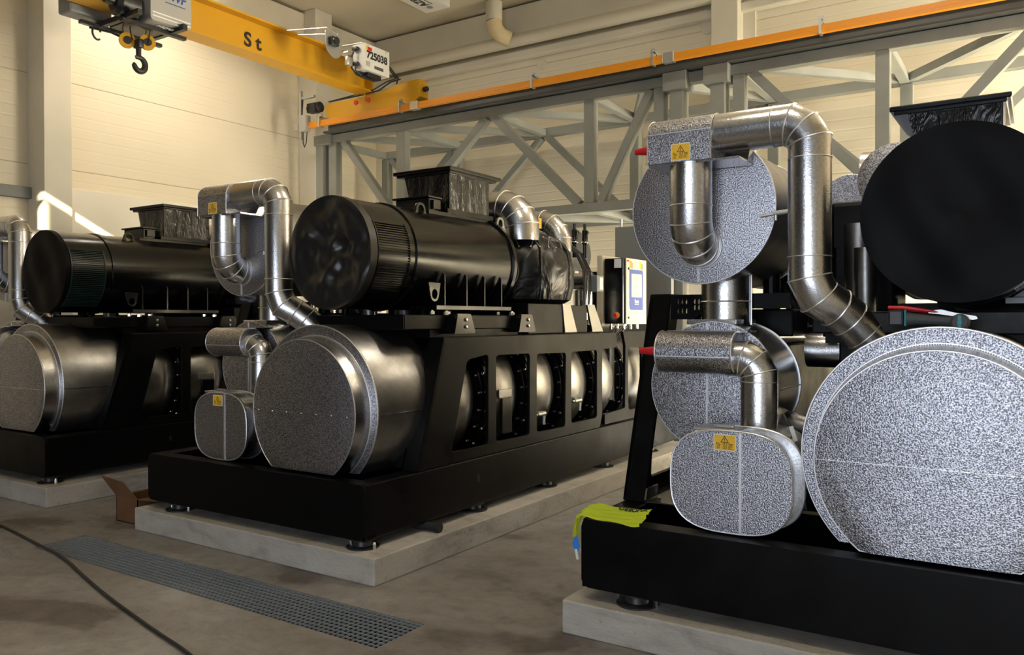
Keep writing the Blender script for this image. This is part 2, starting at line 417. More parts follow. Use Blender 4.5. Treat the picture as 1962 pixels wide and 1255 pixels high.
# round blank covers on the back wall
for k, (x, z, r) in enumerate([(-6.92, 5.97, .085), (-4.10, 6.0, .11)]):
    z = [5.80, 5.86][k]
    v = MB().lathe([(0, r), (.03, r), (.035, r * .93)], (x, YB, z), (0, -1, 0), 32).build('wall_cap', 'column_paint', None, True)
    tag(v, ['small round cream cap on the back wall between drain pipe and crane rail', 'larger round cream cap on the back wall beside the cream column'][k], 'wall cap', 'round wall caps')

# ------------------------------------------------------------------ steel truss carrying the crane runway
TR = empty('crane_truss', (0, 0, 0), 'grey painted box-section steel lattice truss standing along the back wall', 'truss')
YT, YR = 9.47, 10.97
def tb(name, p, q, w=.13, h=.13, up=(0, 0, 1)): return MB().beam(p, q, w, h, up, .006).build(name, 'truss_grey', TR)
X0, X1 = -9.88, 3.9
for y in (YT, YR):
    tb('top_chord', (X0, y, 4.525), (X1, y, 4.525), .14, .125)
    tb('bottom_chord', (X0 + .1, y, 3.06), (X1, y, 3.06), .14, .12)
posts = [-9.61, -8.17, -4.955, -3.98, -2.985, -1.44, .2, 1.9]
for x in posts:
    tb('post', (x, YT, 3.12 if x > -9 else 0), (x, YT, 4.46), .14 if x > -5.5 else .17, .14, (0, 1, 0))
for x in (-9.84, -8.24, -5.0, -3.0, -1.4, .3): tb('rear_post', (x, YR, 0 if x in (-9.84, -8.24) else 3.12), (x, YR, 4.46), .14, .14, (0, 1, 0))
for x in (-9.85,): tb('column', (x, YT - .02, 0), (x, YT - .02, 4.46), .17, .2, (0, 1, 0))
for x in (-3.73, -3.22): 
    tb('column', (x, YT - .03, 0), (x, YT - .03, 4.40), .17, .2, (0, 1, 0))
    MB().box(x - .16, x + .14, YT - .17, YT + .1, 4.38, 4.597, .006).build('bracket', 'truss_grey', TR)
MB().box(-9.97, -9.62, YT - .13, YT + .12, 4.43, 4.597, .005).build('bracket', 'truss_grey', TR)
zt, zb = 4.46, 3.12
for a, c in (((-9.40, zt), (-8.28, zb)), ((-6.60, zt), (-8.06, zb)), ((-6.48, zt), (-5.12, zb)), ((-4.10, zt), (-4.80, zb)), ((-2.83, zt), (-1.60, zb)), ((-.06, zt), (-1.30, zb)), ((.0, zt), (.1, zb + .4)), ((.3, zt), (1.8, zb))):
    tb('diagonal', (a[0], YT, a[1]), (c[0], YT, c[1]), .11, .12, (0, 1, 0))
for a, c in (((-9.75, zt), (-8.3, zb)), ((-8.35, zt), (-9.8, zb)), ((-6.6, zt), (-8.1, zb)), ((-6.5, zt), (-5.1, zb)), ((-3.1, zt), (-4.9, zb)), ((-2.9, zt), (-1.5, zb)), ((.1, zt), (-1.3, zb))):
    tb('rear_diagonal', (a[0], YR, a[1]), (c[0], YR, c[1]), .10, .10, (0, 1, 0))
for x in (-9.85, -8.2, -6.55, -4.98, -3.0, -1.42, .25):
    tb('cross_brace', (x, YT, 4.52), (x, YR, 4.52), .11, .10); tb('cross_brace', (x, YT, 3.06), (x, YR, 3.06), .11, .10)
for a, c in ((-9.4, -8.2), (-8.2, -6.6), (-6.5, -5.0), (-4.2, -5.0), (-4.0, -3.0), (-2.8, -1.45), (-.1, -1.4), (.3, 1.9)):
    tb('cross_brace', (a, YT, 4.53), (c, YR, 4.53), .10, .10); tb('cross_brace', (a, YT, 3.06), (c, YR, 3.06), .10, .10)

RB = empty('runway_beam', (0, 0, 0), 'dark grey steel I-beam crane runway lying on top of the truss', 'beam')
MB().box(-9.70, X1, 9.40, 9.43, 4.63, 4.78).build('web', 'runway_grey', RB)
MB().box(-9.70, X1, 9.29, 9.53, 4.60, 4.63, .003).build('flange', 'runway_grey', RB)
MB().box(-9.70, X1, 9.29, 9.53, 4.78, 4.80, .003).build('flange', 'runway_grey', RB)
MB().box(-9.70, X1, 9.38, 9.44, 4.80, 4.812, .002).build('rail_bar', 'runway_grey', RB)
CR = empty('conductor_rail', (0, 0, 0), 'long orange enclosed conductor rail running along the front of the runway', 'rail')
b = MB(); b.prism([(9.07, 4.655), (9.13, 4.655), (9.13, 4.69), (9.12, 4.695), (9.12, 4.745), (9.08, 4.745), (9.08, 4.695), (9.07, 4.69)], 'X', -10.05, X1); b.build('housing', 'rail_orange', CR)
MB().box(-10.14, -10.03, 9.06, 9.14, 4.645, 4.755, .008).build('end_cap', 'galv_steel', CR)
for x in (-7.62, -3.72, .1):
    MB().box(x - .07, x + .07, 9.055, 9.145, 4.64, 4.76, .006).build('joint_clamp', 'galv_steel', CR)
for x in (-7.9, -5.62, -3.92, -2.0, -9.55):
    b = MB(); b.box(x - .012, x + .012, 9.05, 9.15, 4.64, 4.80); b.box(x - .012, x + .012, 9.06, 9.32, 4.79, 4.815); b.box(x - .02, x + .02, 9.08, 9.12, 4.80, 4.84)
    b.build('hanger', 'galv_steel', CR)

# ------------------------------------------------------------------ overhead crane
CN = empty('overhead_crane', (0, 0, 0), 'yellow bridge crane girder with end carriage and white control box', 'crane')
b = MB(); gx = -8.79
b.box(gx - .15, gx + .15, -6.0, 9.30, 5.10, 5.125); b.box(gx - .15, gx + .15, -6.0, 9.42, 5.545, 5.57); b.box(gx - .012, gx + .012, -6.0, 9.40, 5.125, 5.545)
b.build('girder', 'crane_yellow', CN)
b = MB(); b.box(-8.80, -8.78, 9.28, 9.48, 4.99, 5.57); b.box(-8.93, -8.64, 9.30, 9.32, 5.125, 5.545); b.build('end_bracket', 'crane_yellow', CN)
b = MB(); b.prism([(-9.62, 4.82), (-9.66, 5.0), (-9.62, 5.06), (-8.45, 5.07), (-8.05, 5.16), (-7.72, 5.16), (-7.70, 4.90), (-7.85, 4.82)], 'Y', 9.30, 9.50)
b.build('end_carriage', 'crane_yellow', CN)
b = MB()
for x in (-8.98, -8.72): b.lathe([(0, .04), (.012, .04)], (x, 9.30, 4.99), (0, -1, 0), 24)
b.build('round_mark', 'red_plastic', CN)
MB().lathe([(0, .035), (.05, .04), (.07, .03)], (-7.70, 9.40, 5.02), 'X', 20).build('buffer', 'plastic_black', CN, True)
b = MB(); b.sweep([(-9.55, 9.30, 5.09), (-8.9, 9.30, 5.09), (-8.5, 9.29, 5.10), (-8.25, 9.28, 5.19), (-8.06, 9.28, 5.20)], .012, 8)
b.sweep([(-9.55, 9.27, 5.08), (-8.6, 9.27, 5.12), (-8.3, 9.26, 5.20), (-8.10, 9.26, 5.22)], .01, 8); b.build('cable', 'cable_rubber', CN, True)
# gearmotor and current collector at the left end of the carriage
b = MB(); b.lathe([(0, .04), (.02, .085), (.2, .085), (.22, .06), (.28, .06)], (-9.70, 9.25, 5.02), (-1, 0, 0), 24); b.box(-9.93, -9.75, 9.15, 9.28, 4.93, 5.08, .01); b.build('gearmotor', 'plastic_black', CN, True)
b = MB(); b.box(-10.02, -9.98, 9.08, 9.12, 4.50, 5.28); b.box(-10.0, -9.7, 9.09, 9.13, 5.14, 5.18); b.build('bracket_bar', 'galv_steel', CN)
o = MB().box(-9.95, -9.80, 9.00, 9.12, 4.60, 4.86, .008).build('collector_box', 'hoist_silver', CN)
b = MB(); b.sweep([(-9.90, 9.05, 4.60), (-9.90, 9.05, 4.42), (-9.87, 9.05, 4.36), (-9.84, 9.06, 4.42), (-9.83, 9.07, 4.60)], .008, 8)
b.sweep([(-9.96, 9.1, 5.14), (-9.98, 9.1, 4.9), (-9.94, 9.1, 4.78)], .012, 8); b.build('cable', 'cable_rubber', CN, True)
text('S t', .26, face_right(gx + .02, 7.15, 5.285), 'lettering', 'ink_black', CN, .001, .006)
# control box carried on arms beside the girder
BX = -7.95
CB = MB().box(BX - .23, BX, 8.40, 8.92, 5.11, 5.48, .008).build('control_box', 'enclosure_white', CN)
text('725038', .142, face_right(BX + .002, 8.655, 5.325), 'number', 'ink_black', CB, .001, .0055)
MB().box(BX + .001, BX + .003, 8.43, 8.50, 5.385, 5.44).build('switch_plate', 'sticker_yellow', CB)
MB().box(BX + .002, BX + .008, 8.46, 8.54, 5.39, 5.435).build('switch', 'red_plastic', CB)
b = MB()
for k in range(5): b.box(BX + .001, BX + .003, 8.43, 8.51, 5.17 + .014 * k, 5.175 + .014 * k)
for k in range(24): b.box(BX + .001, BX + .003, 8.60 + .0078 * k, 8.603 + .0078 * k, 5.16, 5.205)
for y, z in ((8.47, 5.455), (8.84, 5.45)): b.lathe([(0, .007), (.003, .007)], (BX, y, z), 'X', 10)
b.build('barcode', 'ink_black', CB)
b = MB(); b.box(BX - .2, BX - .05, 8.52, 8.80, 5.05, 5.11, .01); b.box(BX - .20, BX - .12, 8.42, 8.52, 5.07, 5.11, .01); b.build('plug_block', 'plastic_black', CB)
b = MB(); b.box(BX - .19, BX - .09, 8.34, 8.40, 5.38, 5.43, .012); b.box(BX - .19, BX - .09, 8.34, 8.40, 5.17, 5.22, .012)
b.sweep([(BX - .14, 8.35, 5.40), (BX - .17, 8.33, 5.30), (BX - .18, 8.33, 5.14), (BX - .14, 8.38, 5.05), (BX - .1, 8.5, 5.02), (BX - .1, 8.62, 5.05)], .012, 8)
b.sweep([(BX - .12, 8.35, 5.19), (BX - .12, 8.34, 5.10), (BX - .10, 8.45, 5.03), (BX - .1, 8.7, 5.03)], .010, 8)
b.sweep([(BX - .06, 8.90, 5.36), (BX - .08, 9.02, 5.30), (BX - .10, 9.22, 5.20), (-8.15, 9.30, 5.15)], .011, 8); b.sweep([(BX - .09, 8.90, 5.37), (BX - .12, 9.02, 5.31), (BX - .14, 9.22, 5.20)], .011, 8)
b.build('connector_cable', 'plastic_black', CN, True)
b = MB(); b.cyl((-8.66, 7.61, 5.545), (-7.86, 7.61, 5.43), .011, 10); b.cyl((-8.66, 7.80, 5.545), (-7.86, 7.80, 5.40), .011, 10)
b.cyl((-8.66, 8.42, 5.53), (BX - .05, 8.42, 5.49), .011, 10); b.cyl((-8.66, 8.86, 5.53), (BX - .05, 8.86, 5.49), .011, 10); b.cyl((-7.9, 7.62, 5.43), (-7.9, 7.84, 5.41), .014, 10)
b.build('festoon_arm', 'galv_steel', CN, True)
b = MB(); pr = rounded([(7.60, 5.43), (7.90, 5.39), (7.90, 5.18), (7.86, 5.11), (7.76, 5.07), (7.62, 5.16)], .05); b.prism(pr, 'X', -7.90, -7.888); b.build('mounting_plate', 'galv_steel', CN)
b = MB(); b.box(-7.885, -7.82, 7.66, 7.79, 5.22, 5.34, .015); b.lathe([(0, .055), (.035, .05)], (-7.83, 7.72, 5.28), 'X', 20); b.build('limit_switch', 'plastic_black', CN, True)
b = MB(); b.lathe([(0, .03), (.05, .045), (.12, .035)], (-8.10, 8.14, 5.27), 'X', 20); b.box(-8.04, -7.98, 8.1, 8.2, 5.10, 5.22, .012); b.cyl((-8.2, 8.1, 5.3), (-8.2, 8.4, 5.3), .015, 10); b.build('coupling', 'galv_steel', CN, True)

# hoist trolley
HO = empty('electric_hoist', (gx, 5.5, 5.0), 'electric rope hoist with silver housing and black hook hanging from the yellow girder', 'hoist')
def hb(b, *a, **k): return b
def H(x, y, z): return (x - gx, y - 5.5, z - 5.0)
def hbox(x0, x1, y0, y1, z0, z1, bev=.01): 
    b = MB(); b.box(x0 - gx, x1 - gx, y0 - 5.5, y1 - 5.5, z0 - 5, z1 - 5, bev); return b
hs = MB(); hs.prism(rounded([(5.42 - 5.5, .42), (5.42 - 5.5, -.03), (5.94 - 5.5, -.0), (5.94 - 5.5, .42)], .05), 'X', .16, .42); hs = hs.build('housing', 'hoist_silver', HO, True)
for zz in (5.06, 5.02): hbox(-8.37, -8.362, 5.44, 5.92, zz, zz + .012, 0).build('trim_strip', 'bright_seam', hs)
text('SWF', .13, face_right(.4225, 5.73 - 5.5, .30), 'logo', 'ink_blue', hs, .0006, .005, shear=.2)
MB().box(.4222, .4228, 5.60 - 5.5, 5.86 - 5.5, .215, .225).build('logo_line', 'ink_blue', hs)
text('NOVA', .085, Matrix.Translation((.30, 5.70 - 5.5, -.030)) @ Matrix.Rotation(PI, 4, 'X') @ Matrix.Rotation(-PI / 2, 4, 'Z'), 'lettering', 'ink_white', hs, .0006, .004)
b = MB(); b.lathe([(0, .05), (.03, .15), (.24, .15), (.28, .1)], H(-8.60, 5.40, 5.13), (0, -1, 0), 32); b.lathe([(0, .06), (.1, .05)], H(-8.60, 5.12, 5.13), (0, -1, 0), 20); b.build('motor', 'plastic_black', HO, True)
hbox(-9.25, -9.0, 4.85, 5.35, 5.02, 5.40, .03).build('electrical_box', 'panel_grey', HO)
b = hbox(-9.15, -8.30, 5.22, 5.28, 4.96, 5.02, .004); b.box(H(-9.15, 0, 0)[0], H(-8.3, 0, 0)[0], .28, .34, -.05, .02, .004); b.box(-.30, -.24, -.5, .5, -.06, -.02); b.box(.18, .24, -.3, .5, -.07, -.03)
b.box(-.2, .2, -.2, .28, -.04, .02, .01)
b.build('trolley_frame', 'plastic_black', HO)
b = MB()
for y in (-.2, .24): 
    for x in (-.11, .11): b.lathe([(0, .05), (.03, .05)], (x, y, .17), 'X', 20)
b.build('wheel', 'cast_iron', HO, True)
b = MB(); b.cyl((-.04, -.05, -.02), (-.03, -.02, -.16), .006, 8); b.cyl((.06, .1, -.02), (.05, .06, -.2), .006, 8); b.cyl((.1, .12, -.02), (.09, .10, -.2), .006, 8); b.cyl((-.1, -.1, -.02), (-.1, -.08, -.12), .006, 8); b.build('wire_rope', 'cast_iron', HO, True)
b = MB(); b.torus(H(-9.0, 5.16, 4.86), (1, .4, 0), .07, .012, 32, 8, -.3, PI + 1.5); b.sweep([H(-9.05, 5.1, 4.92), H(-8.95, 5.3, 4.9), H(-8.9, 5.42, 4.86), H(-8.88, 5.5, 4.88)], .014, 8); b.build('cable_loop', 'cable_rubber', HO, True)
for sx, dy in ((-.07, -.06), (.06, .11)):
    c0 = Vector((sx, dy, -.17))
    sh = MB().lathe([(-.02, .05), (-.02, .088), (.02, .088), (.02, .05)], c0, (.9, -.35, 0), 32).build('sheave', 'crane_yellow', HO, True)
    MB().lathe([(-.026, .045), (.026, .045)], c0, (.9, -.35, 0), 24).build('hub', 'cast_iron', sh, True)
b = MB(); b.box(-.05, .07, .0, .06, -.25, -.15, .008); b.lathe([(0, .03), (.1, .028), (.12, .035)], (.01, .03, -.25), (0, 0, -1), 20); b.build('hook_block', 'cast_iron', HO, True)
b = MB(); hk = []
for k in range(17): 
    a = math.radians(100 - 285 * k / 16); hk.append((.01 + .02, .03 + .068 * math.cos(a) * 1.0, -.44 + .078 * math.sin(a)))
hk = [(.01, .03, -.34), (.015, .035, -.36)] + hk
b.sweep(hk, [.02, .022] + [.026 + .010 * math.sin(PI * k / 16) for k in range(16)] + [.012], 14); b.build('hook', 'cast_iron', HO, True)
# ceiling fittings with printed covers
for k, (x0, x1, y0, y1) in enumerate([(-8.54, -8.06, 8.3, 10.50), (-7.93, -7.1, 8.3, 10.22)]):
    e = empty('ceiling_fitting', ((x0 + x1) / 2, (y0 + y1) / 2, ZC), ['white rectangular ceiling fitting with black lettering, nearest the control box', 'plain white rectangular ceiling fitting right of the lettered one'][k], 'ceiling unit')
    w, l = (x1 - x0) / 2, (y1 - y0) / 2
    MB().box(-w, w, -l, l, -.16, 0, .006).build('casing', 'enclosure_white', e)
    MB().box(-w + .03, w - .03, -l + .03, l - .35, -.165, -.16).build('cover', 'enclosure_white', e)
    if k == 0:
        text('AZROC', .19, Matrix.Translation((-.02, l - .60, -.168)) @ Matrix.Rotation(PI, 4, 'X') @ Matrix.Rotation(PI / 2, 4, 'Z'), 'lettering', 'ink_black', e, .0006, .005)
        MB().box(.09, .105, l - .9, l - .28, -.168, -.165).build('lettering_line', 'ink_black', e)
        MB().lathe([(0, .05), (.003, .05)], (-.02, l - .19, -.165), (0, 0, -1), 24).build('emblem', 'truss_grey', e)

# ------------------------------------------------------------------ machine
LX, LY, LD = -4.606, 3.59878, 3.7513
def sticker(parent, M, w=.108, h=.078):
    """yellow warning sticker in the local XY plane of M"""
    def fm(me, n, m, par): return from_mesh(me, n, m, par, M)
    st = fm(plate_curve(rounded([(-w / 2, -h / 2), (w / 2, -h / 2), (w / 2, h / 2), (-w / 2, h / 2)], .008), [], .0012), 'warning_sticker', 'sticker_border', parent)
    T = lambda z: Matrix.Translation((0, 0, z))
    q = plate_curve(rounded([(-w / 2 + .004, -h / 2 + .004), (w / 2 - .004, -h / 2 + .004), (w / 2 - .004, h / 2 - .004), (-w / 2 + .004, h / 2 - .004)], .006), [], .0006); q.transform(T(.0007))
    b = bmesh.new(); b.from_mesh(q)
    me = bpy.data.meshes.new('face'); b.to_mesh(me); b.free(); from_mesh(me, 'yellow_face', 'sticker_yellow', parent, M)
    tri = plate_curve([(-.020, -.0), (.020, .0), (0, .034)], [[(-.0145, .003), (.0145, .003), (0, .0275)]], .0006); tri.transform(T(.0013))
    b = bmesh.new(); b.from_mesh(tri)
    for (x0, x1, y0, y1) in ((-.0018, .0018, .010, .021), (-.0018, .0018, .005, .008)):
        vs = [b.verts.new((x, y, .0016)) for x, y in ((x0, y0), (x1, y0), (x1, y1), (x0, y1))]; b.faces.new(vs)
    for r in range(4):
        for (x0, x1) in ((-.040, -.022 - .003 * (r % 2)), (-.010, .012), (.016, .040 - .006 * (r % 3))):
            y0 = -.0175 - .0045 * r
            vs = [b.verts.new((x, y, .0013)) for x, y in ((x0, y0), (x1, y0), (x1, y0 + .0018), (x0, y0 + .0018))]; b.faces.new(vs)
    me = bpy.data.meshes.new('print'); b.to_mesh(me); b.free(); from_mesh(me, 'warning_print', 'ink_brown', parent, M)
    text('N\u2082 - 0.5 bar', .0165, M @ Matrix.Translation((0, -.0075, .0014)), 'lettering', 'ink_brown', parent, .0002, .0003)
    return st

def machine():
    U = empty('heat_pump_unit', (LX, LY, 0))
    def bolts(pts, nrm, r=.012, h=.012, m='zinc_bolt', par=U, name='bolt'):
        b = MB()
        for p in pts: b.lathe([(0, r), (h * .7, r), (h, r * .6)], p, nrm, 6)
        return b.build(name, m, par)
    # base skid
    b = MB(); x0, x1, y0, y1, z0, z1 = -1.12, 1.12, .065, 5.25, .233, .582
    b.prism(rounded([(x0, z0), (x1, z0), (x1, z1), (x0, z1)], .04, 5), 'Y', y0, y0 + .03, .004); b.box(x0 + .012, x1 - .012, y0 + .01, y0 + .125, z1 - .03, z1 - .001, .006); b.box(x0, x1, y0 + .01, y0 + .11, z0, z0 + .03)
    for s in (-1, 1):
        a, c = sorted((s * 1.12, s * 1.09)); b.box(a, c, y0 + .012, y1, z0, z1, .010)
        a, c = sorted((s * 1.115, s * .98)); b.box(a, c, y0 + .01, y1, z1 - .03, z1, .006); b.box(a, c, y0 + .01, y1, z0, z0 + .03)
    for y in (1.0, 2.1, 3.2, 4.3, 5.15): b.box(-1.09, 1.09, y, y + .08, z0 + .02, z1 - .05)
    b.box(-1.09, 1.09, y0 + .03, y1 - .01, z0 + .004, z0 + .016); b.box(x0, x1, y1 - .03, y1, z0, z1)
    sk = b.build('base_skid', 'frame_black', U)
    for (x, y) in ((-.85, .155), (1.02, .16), (1.02, 1.35), (1.02, 2.4), (1.02, 3.5), (1.02, 4.6), (-1.0, 1.35), (-1.0, 2.4), (-1.0, 3.5)):
        b = MB(); b.lathe([(0, .105), (.008, .105), (.014, .06), (.04, .055), (.052, .085), (.063, .085)], (x, y, .17), 'Z', 32)
        ft = b.build('vibration_mount', 'cast_iron', sk, True)
    bolts([(x + dx, .155, .17) for x in (-.85, 1.02) for dx in (-.10, .10)], (0, 0, 1), .012, .045, par=sk)
    MB().prism([(1.275 + .016 * math.cos(t * PI / 6), .43 + .03 * math.sin(t * PI / 6)) for t in range(12)], 'X', 1.119, 1.1205).build('lifting_slot', 'ink_black', sk)
    # right side frame with windows
    def xf(x): return Matrix.Translation((x, 0, 0)) @ Matrix(((0, 0, 1, 0), (1, 0, 0, 0), (0, 1, 0, 0), (0, 0, 0, 1)))
    wins = [[(.95, .665), (1.14, 1.31), (1.405, 1.34), (1.405, .665)], [(1.51, .668), (1.51, 1.33), (1.995, 1.325), (1.99, .667)], [(2.105, .672), (2.105, 1.318), (2.59, 1.31), (2.575, .668)],
            [(2.69, .682), (2.69, 1.314), (3.18, 1.314), (3.18, .685)]]
    me = plate_curve(rounded([(.578, .585), (.874, 1.474), (3.60, 1.474), (3.60, 1.33), (3.29, 1.32), (3.29, .70), (3.24, .585)], .03), [rounded(w, .035) for w in wins], .03, .003)
    from_mesh(me, 'side_frame', 'frame_black', U, xf(1.105))
    me = plate_curve(rounded([(3.74, 1.48), (3.80, 1.34), (3.79, .72), (3.34, .70), (3.34, .60), (5.2, .60), (5.2, 1.48)], .02), [rounded([(3.87, .69), (3.86, 1.32), (4.2, 1.31), (4.2, .69)], .05), rounded([(4.32, .69), (4.32, 1.31), (5.0, 1.31), (5.0, .69)], .05)], .03, .003)
    from_mesh(me, 'rear_side_frame', 'frame_black', U, xf(1.105))
    # left side frame: taller leaning leg
    me = plate_curve(rounded([(.555, .585), (.939, 1.751), (1.35, 1.751), (1.25, 1.474), (3.6, 1.474), (3.6, .585)], .03), [rounded([(.90, .80), (1.10, 1.38), (1.95, 1.38), (1.95, .665), (.88, .665)], .035), rounded([(2.1, .67), (2.1, 1.38), (3.3, 1.38), (3.3, .67)], .035)], .03, .003)
    from_mesh(me, 'left_side_frame', 'frame_black', U, xf(-1.105))
    # leaning front legs (channel faces)
    b = MB(); b.prism([(.555, .585), (.939, 1.751), (.965, 1.751), (.585, .585)], 'X', -1.12, -.99, .004); b.build('front_leg', 'frame_black', U)
    b = MB(); b.prism([(.555, .60), (.72, .60), (.73, .66), (.58, .66)], 'X', -.99, -.98); b.prism([(.58, .583), (1.6, .583), (1.6, .59), (.58, .59)], 'X', -1.0, -.72); b.build('foot_plate', 'steel_bright', U)
    b = MB(); b.prism([(.57, .585), (.866, 1.474), (.90, 1.474), (.60, .585)], 'X', .99, 1.12, .004); b.build('front_leg', 'frame_black', U)
    MB().box(.99, 1.11, .87, 3.59, 1.45, 1.478, .004).build('top_rail', 'frame_black', U)
    MB().box(-1.11, -.99, .94, 1.34, 1.72, 1.751, .004).build('top_rail', 'frame_black', U)
    bolts([(-.93, .62, .585), (-.9, .9, .585)], (0, 0, 1), .014, .035)
    # slotted cross bracket behind the vertical pipe
    me = plate_curve([(-.99, 1.60), (-.86, 1.60), (-.76, 1.66), (-.30, 1.66), (-.30, 1.745), (-.99, 1.745)], [[(x, z), (x + .010, z), (x + .010, z + .028), (x, z + .028)] for x in (-.95, -.925, -.90, -.85, -.825, -.8) for z in (1.635 + .02 * (x > -.87), 1.69)], .02)
    from_mesh(me, 'slotted_bracket', 'frame_black', U, face_front(0, .95, 0))
    # large drum -----------------------------------------------------------------
    cx, cz = .492, 1.005
    def flat(b, zmin=.597):
        for v in b.bm.verts:
            if v.co.z < zmin: v.co.z = zmin
    def drumprof(prof, cx_, cz_, n=96, zmin=.597, name='drum', m='stucco_aluminium', par=U, sm=True):
        b = MB(); b.lathe(prof, (cx_, 0, cz_), 'Y', n); 
        if zmin is not None: flat(b, zmin)
        return b.build(name, m, par, sm)
    dr = drumprof([(.27, .565), (.276, .568), (.86, .568), (.86, .50)], cx, 1.0, name='large_drum', m='drum_shell')
    drumprof([(.262, .48), (.262, .566), (.275, .566)], cx, 1.0, name='rim_plate', m='stucco_aluminium', par=dr)
    drumprof([(.145, .484), (.262, .505)], cx, .988, name='cover_band', m='rolled_aluminium', par=dr)
    drumprof([(.138, .478), (.14, .486), (.147, .486)], cx, .986, name='face_plate', m='stucco_aluminium', par=dr)
    b = MB(); b.torus((cx, .140, .986), (0, 1, 0), .484, .004, 96, 6); flat(b, .600); b.torus((cx, .262, 1.0), (0, 1, 0), .565, .0045, 96, 6); flat(b, .600)
    b.torus((cx, .262, .99), (0, 1, 0), .507, .004, 96, 6); flat(b, .600); b.build('edge_bead', 'bright_seam', dr, True)
    b = MB(); b.box(cx - .478, cx + .478, .134, .139, .980, .984); b.box(cx - .565, cx - .485, .2615, .2635, 1.0, 1.006)
    b.box(cx + .563, cx + .571, .27, .85, .985, .991); b.build('horizontal_seam', 'rolled_aluminium', dr)
    bolts([(cx - .42 + .14 * k, .134, .982) for k in range(7)], (0, -1, 0), .005, .005, par=dr, name='rivet')
    # corrugated lip around the upper half of the face
    b = MB()
    for k in range(150):
        a = math.radians(5 + 170 * k / 149); c0 = Vector((cx + .497 * math.cos(a), .2605, .99 + .497 * math.sin(a)))
        d = Vector((math.cos(a), 0, math.sin(a))); b.beam(c0 - d * .012, c0 + d * .012, .0035, .004, (0, 1, 0))
    b.build('corrugated_lip', 'bright_seam', dr)
    # black collar then the clad vessel with bolted flanges
    drumprof([(.86, .5), (.862, .60), (.885, .60), (.885, .5)], .46, 1.0, name='collar', m='gloss_black')
    prof = []; ys = [.9, 1.49, 2.09, 2.70, 3.31, 3.90, 4.9]
    for a, c in zip(ys[:-1], ys[1:]):
        L = c - a; prof += [(a + .03, .44), (a + .06, .50), (a + L * .35, .535), (a + L * .6, .535), (c - .10, .49), (c - .06, .455)]
    ves = drumprof(prof, .5, 1.0, zmin=.60, name='clad_vessel', m='drum_shell')
    for y in ys[1:-1]:
        fl = drumprof([(y - .055, .4), (y - .053, .535), (y - .035, .535), (y - .033, .50), (y - .012, .50), (y - .010, .568), (y + .03, .568), (y + .032, .4)], .5, 1.0, zmin=.60, name='flange', m='gloss_black', par=ves)
        bolts([(.5 + .552 * math.cos(math.radians(t)), y - .010, 1.0 + .552 * math.sin(math.radians(t))) for t in range(-40, 80, 15)], (0, -1, 0), .013, .016, par=fl)
        bolts([(.5 + .515 * math.cos(math.radians(t)), y - .055, 1.0 + .515 * math.sin(math.radians(t))) for t in range(-40, 80, 15)], (0, -1, 0), .010, .014, par=fl)
    for y, z in ((2.22, .80), (2.86, .86)):
        b = MB(); b.cyl((.96, y, z), (1.06, y, z), .016, 16); b.cyl((1.06, y - .02, z + .005), (1.06, y + .10, z + .005), .022, 16); b.cyl((1.06, y + .09, z), (1.06, y + .09, z - .09), .014, 16); b.box(1.045, 1.075, y - .05, y + .0, z - .005, z + .012, .004)
        b.build('drain_valve', 'galv_steel', ves, True)
    b = MB(); b.box(1.03, 1.045, 1.66, 1.84, .985, 1.05, .004); b.build('junction_plate', 'drum_shell', ves); MB().box(1.03, 1.05, 1.70, 1.84, .70, .98, .004).build('stiffener', 'gloss_black', ves)
    # gusset lit beside the drum
    b = MB(); b.prism([(.56, .60), (.60, .60), (.86, 1.30), (.86, 1.40)], 'X', .94, .99); b.build('gusset', 'frame_black', U)
    # N2 drum --------------------------------------------------------------------
    def se(cx_, cz_, a, c_, n=80, ex=2.9, zmin=None):
        out = []
        for k in range(n):
            t = 2 * PI * k / n; ct, st = math.cos(t), math.sin(t)
            out.append((cx_ + a * math.copysign(abs(ct) ** (2 / ex), ct), cz_ + c_ * math.copysign(abs(st) ** (2 / ex), st)))
        return out
    b = MB(); b.prism(se(-.38, .832, .285, .235), 'Y', .175, .62); nd = b.build('nitrogen_drum', 'rolled_aluminium', U, True)
    b = MB(); b.prism(se(-.38, .832, .293, .242), 'Y', .157, .176); b.build('face_plate', 'stucco_aluminium', nd, True)
    b = MB(); P = se(-.38, .832, .292, .241)
    b.sweep([(p[0], .157, p[1]) for p in P] + [(P[0][0], .157, P[0][1])], .004, 6, False); P = se(-.375, .832, .305, .245)
    b.sweep([(p[0], .31, p[1]) for p in P] + [(P[0][0], .31, P[0][1])], .006, 6, False); b.build('edge_bead', 'bright_seam', nd, True)
    b = MB(); b.prism(se(-.375, .832, .303, .243), 'Y', .30, .325); b.build('rear_rim', 'rolled_aluminium', nd, True)
    MB().box(-.333, -.321, .151, .159, .597, 1.068).build('vertical_seam', 'bright_seam', nd)
    b = MB(); b.box(-.56, -.34, .16, .30, 1.068, 1.082, .003); b.box(-.46, -.37, .19, .215, 1.082, 1.098, .005); b.box(-.34, -.326, .16, .3, 1.066, 1.08); b.build('toggle_latch', 'galv_steel', nd)
    sticker(nd, face_front(-.401, .1555, 1.018))
    # medium drum ---------------------------------------------------------------
    md = MB().lathe([(.655, .348), (1.085, .348)], (-.63, 0, 1.237), 'Y', 80).build('medium_drum', 'rolled_aluminium', U, True)
    MB().lathe([(.638, .340), (.64, .352), (.66, .352)], (-.63, 0, 1.237), 'Y', 80).build('face_plate', 'stucco_aluminium', md, True)
    b = MB(); b.torus((-.63, .642, 1.237), (0, 1, 0), .350, .004, 80, 6); b.torus((-.63, 1.085, 1.237), (0, 1, 0), .350, .005, 80, 6); b.build('edge_bead', 'bright_seam', md, True)
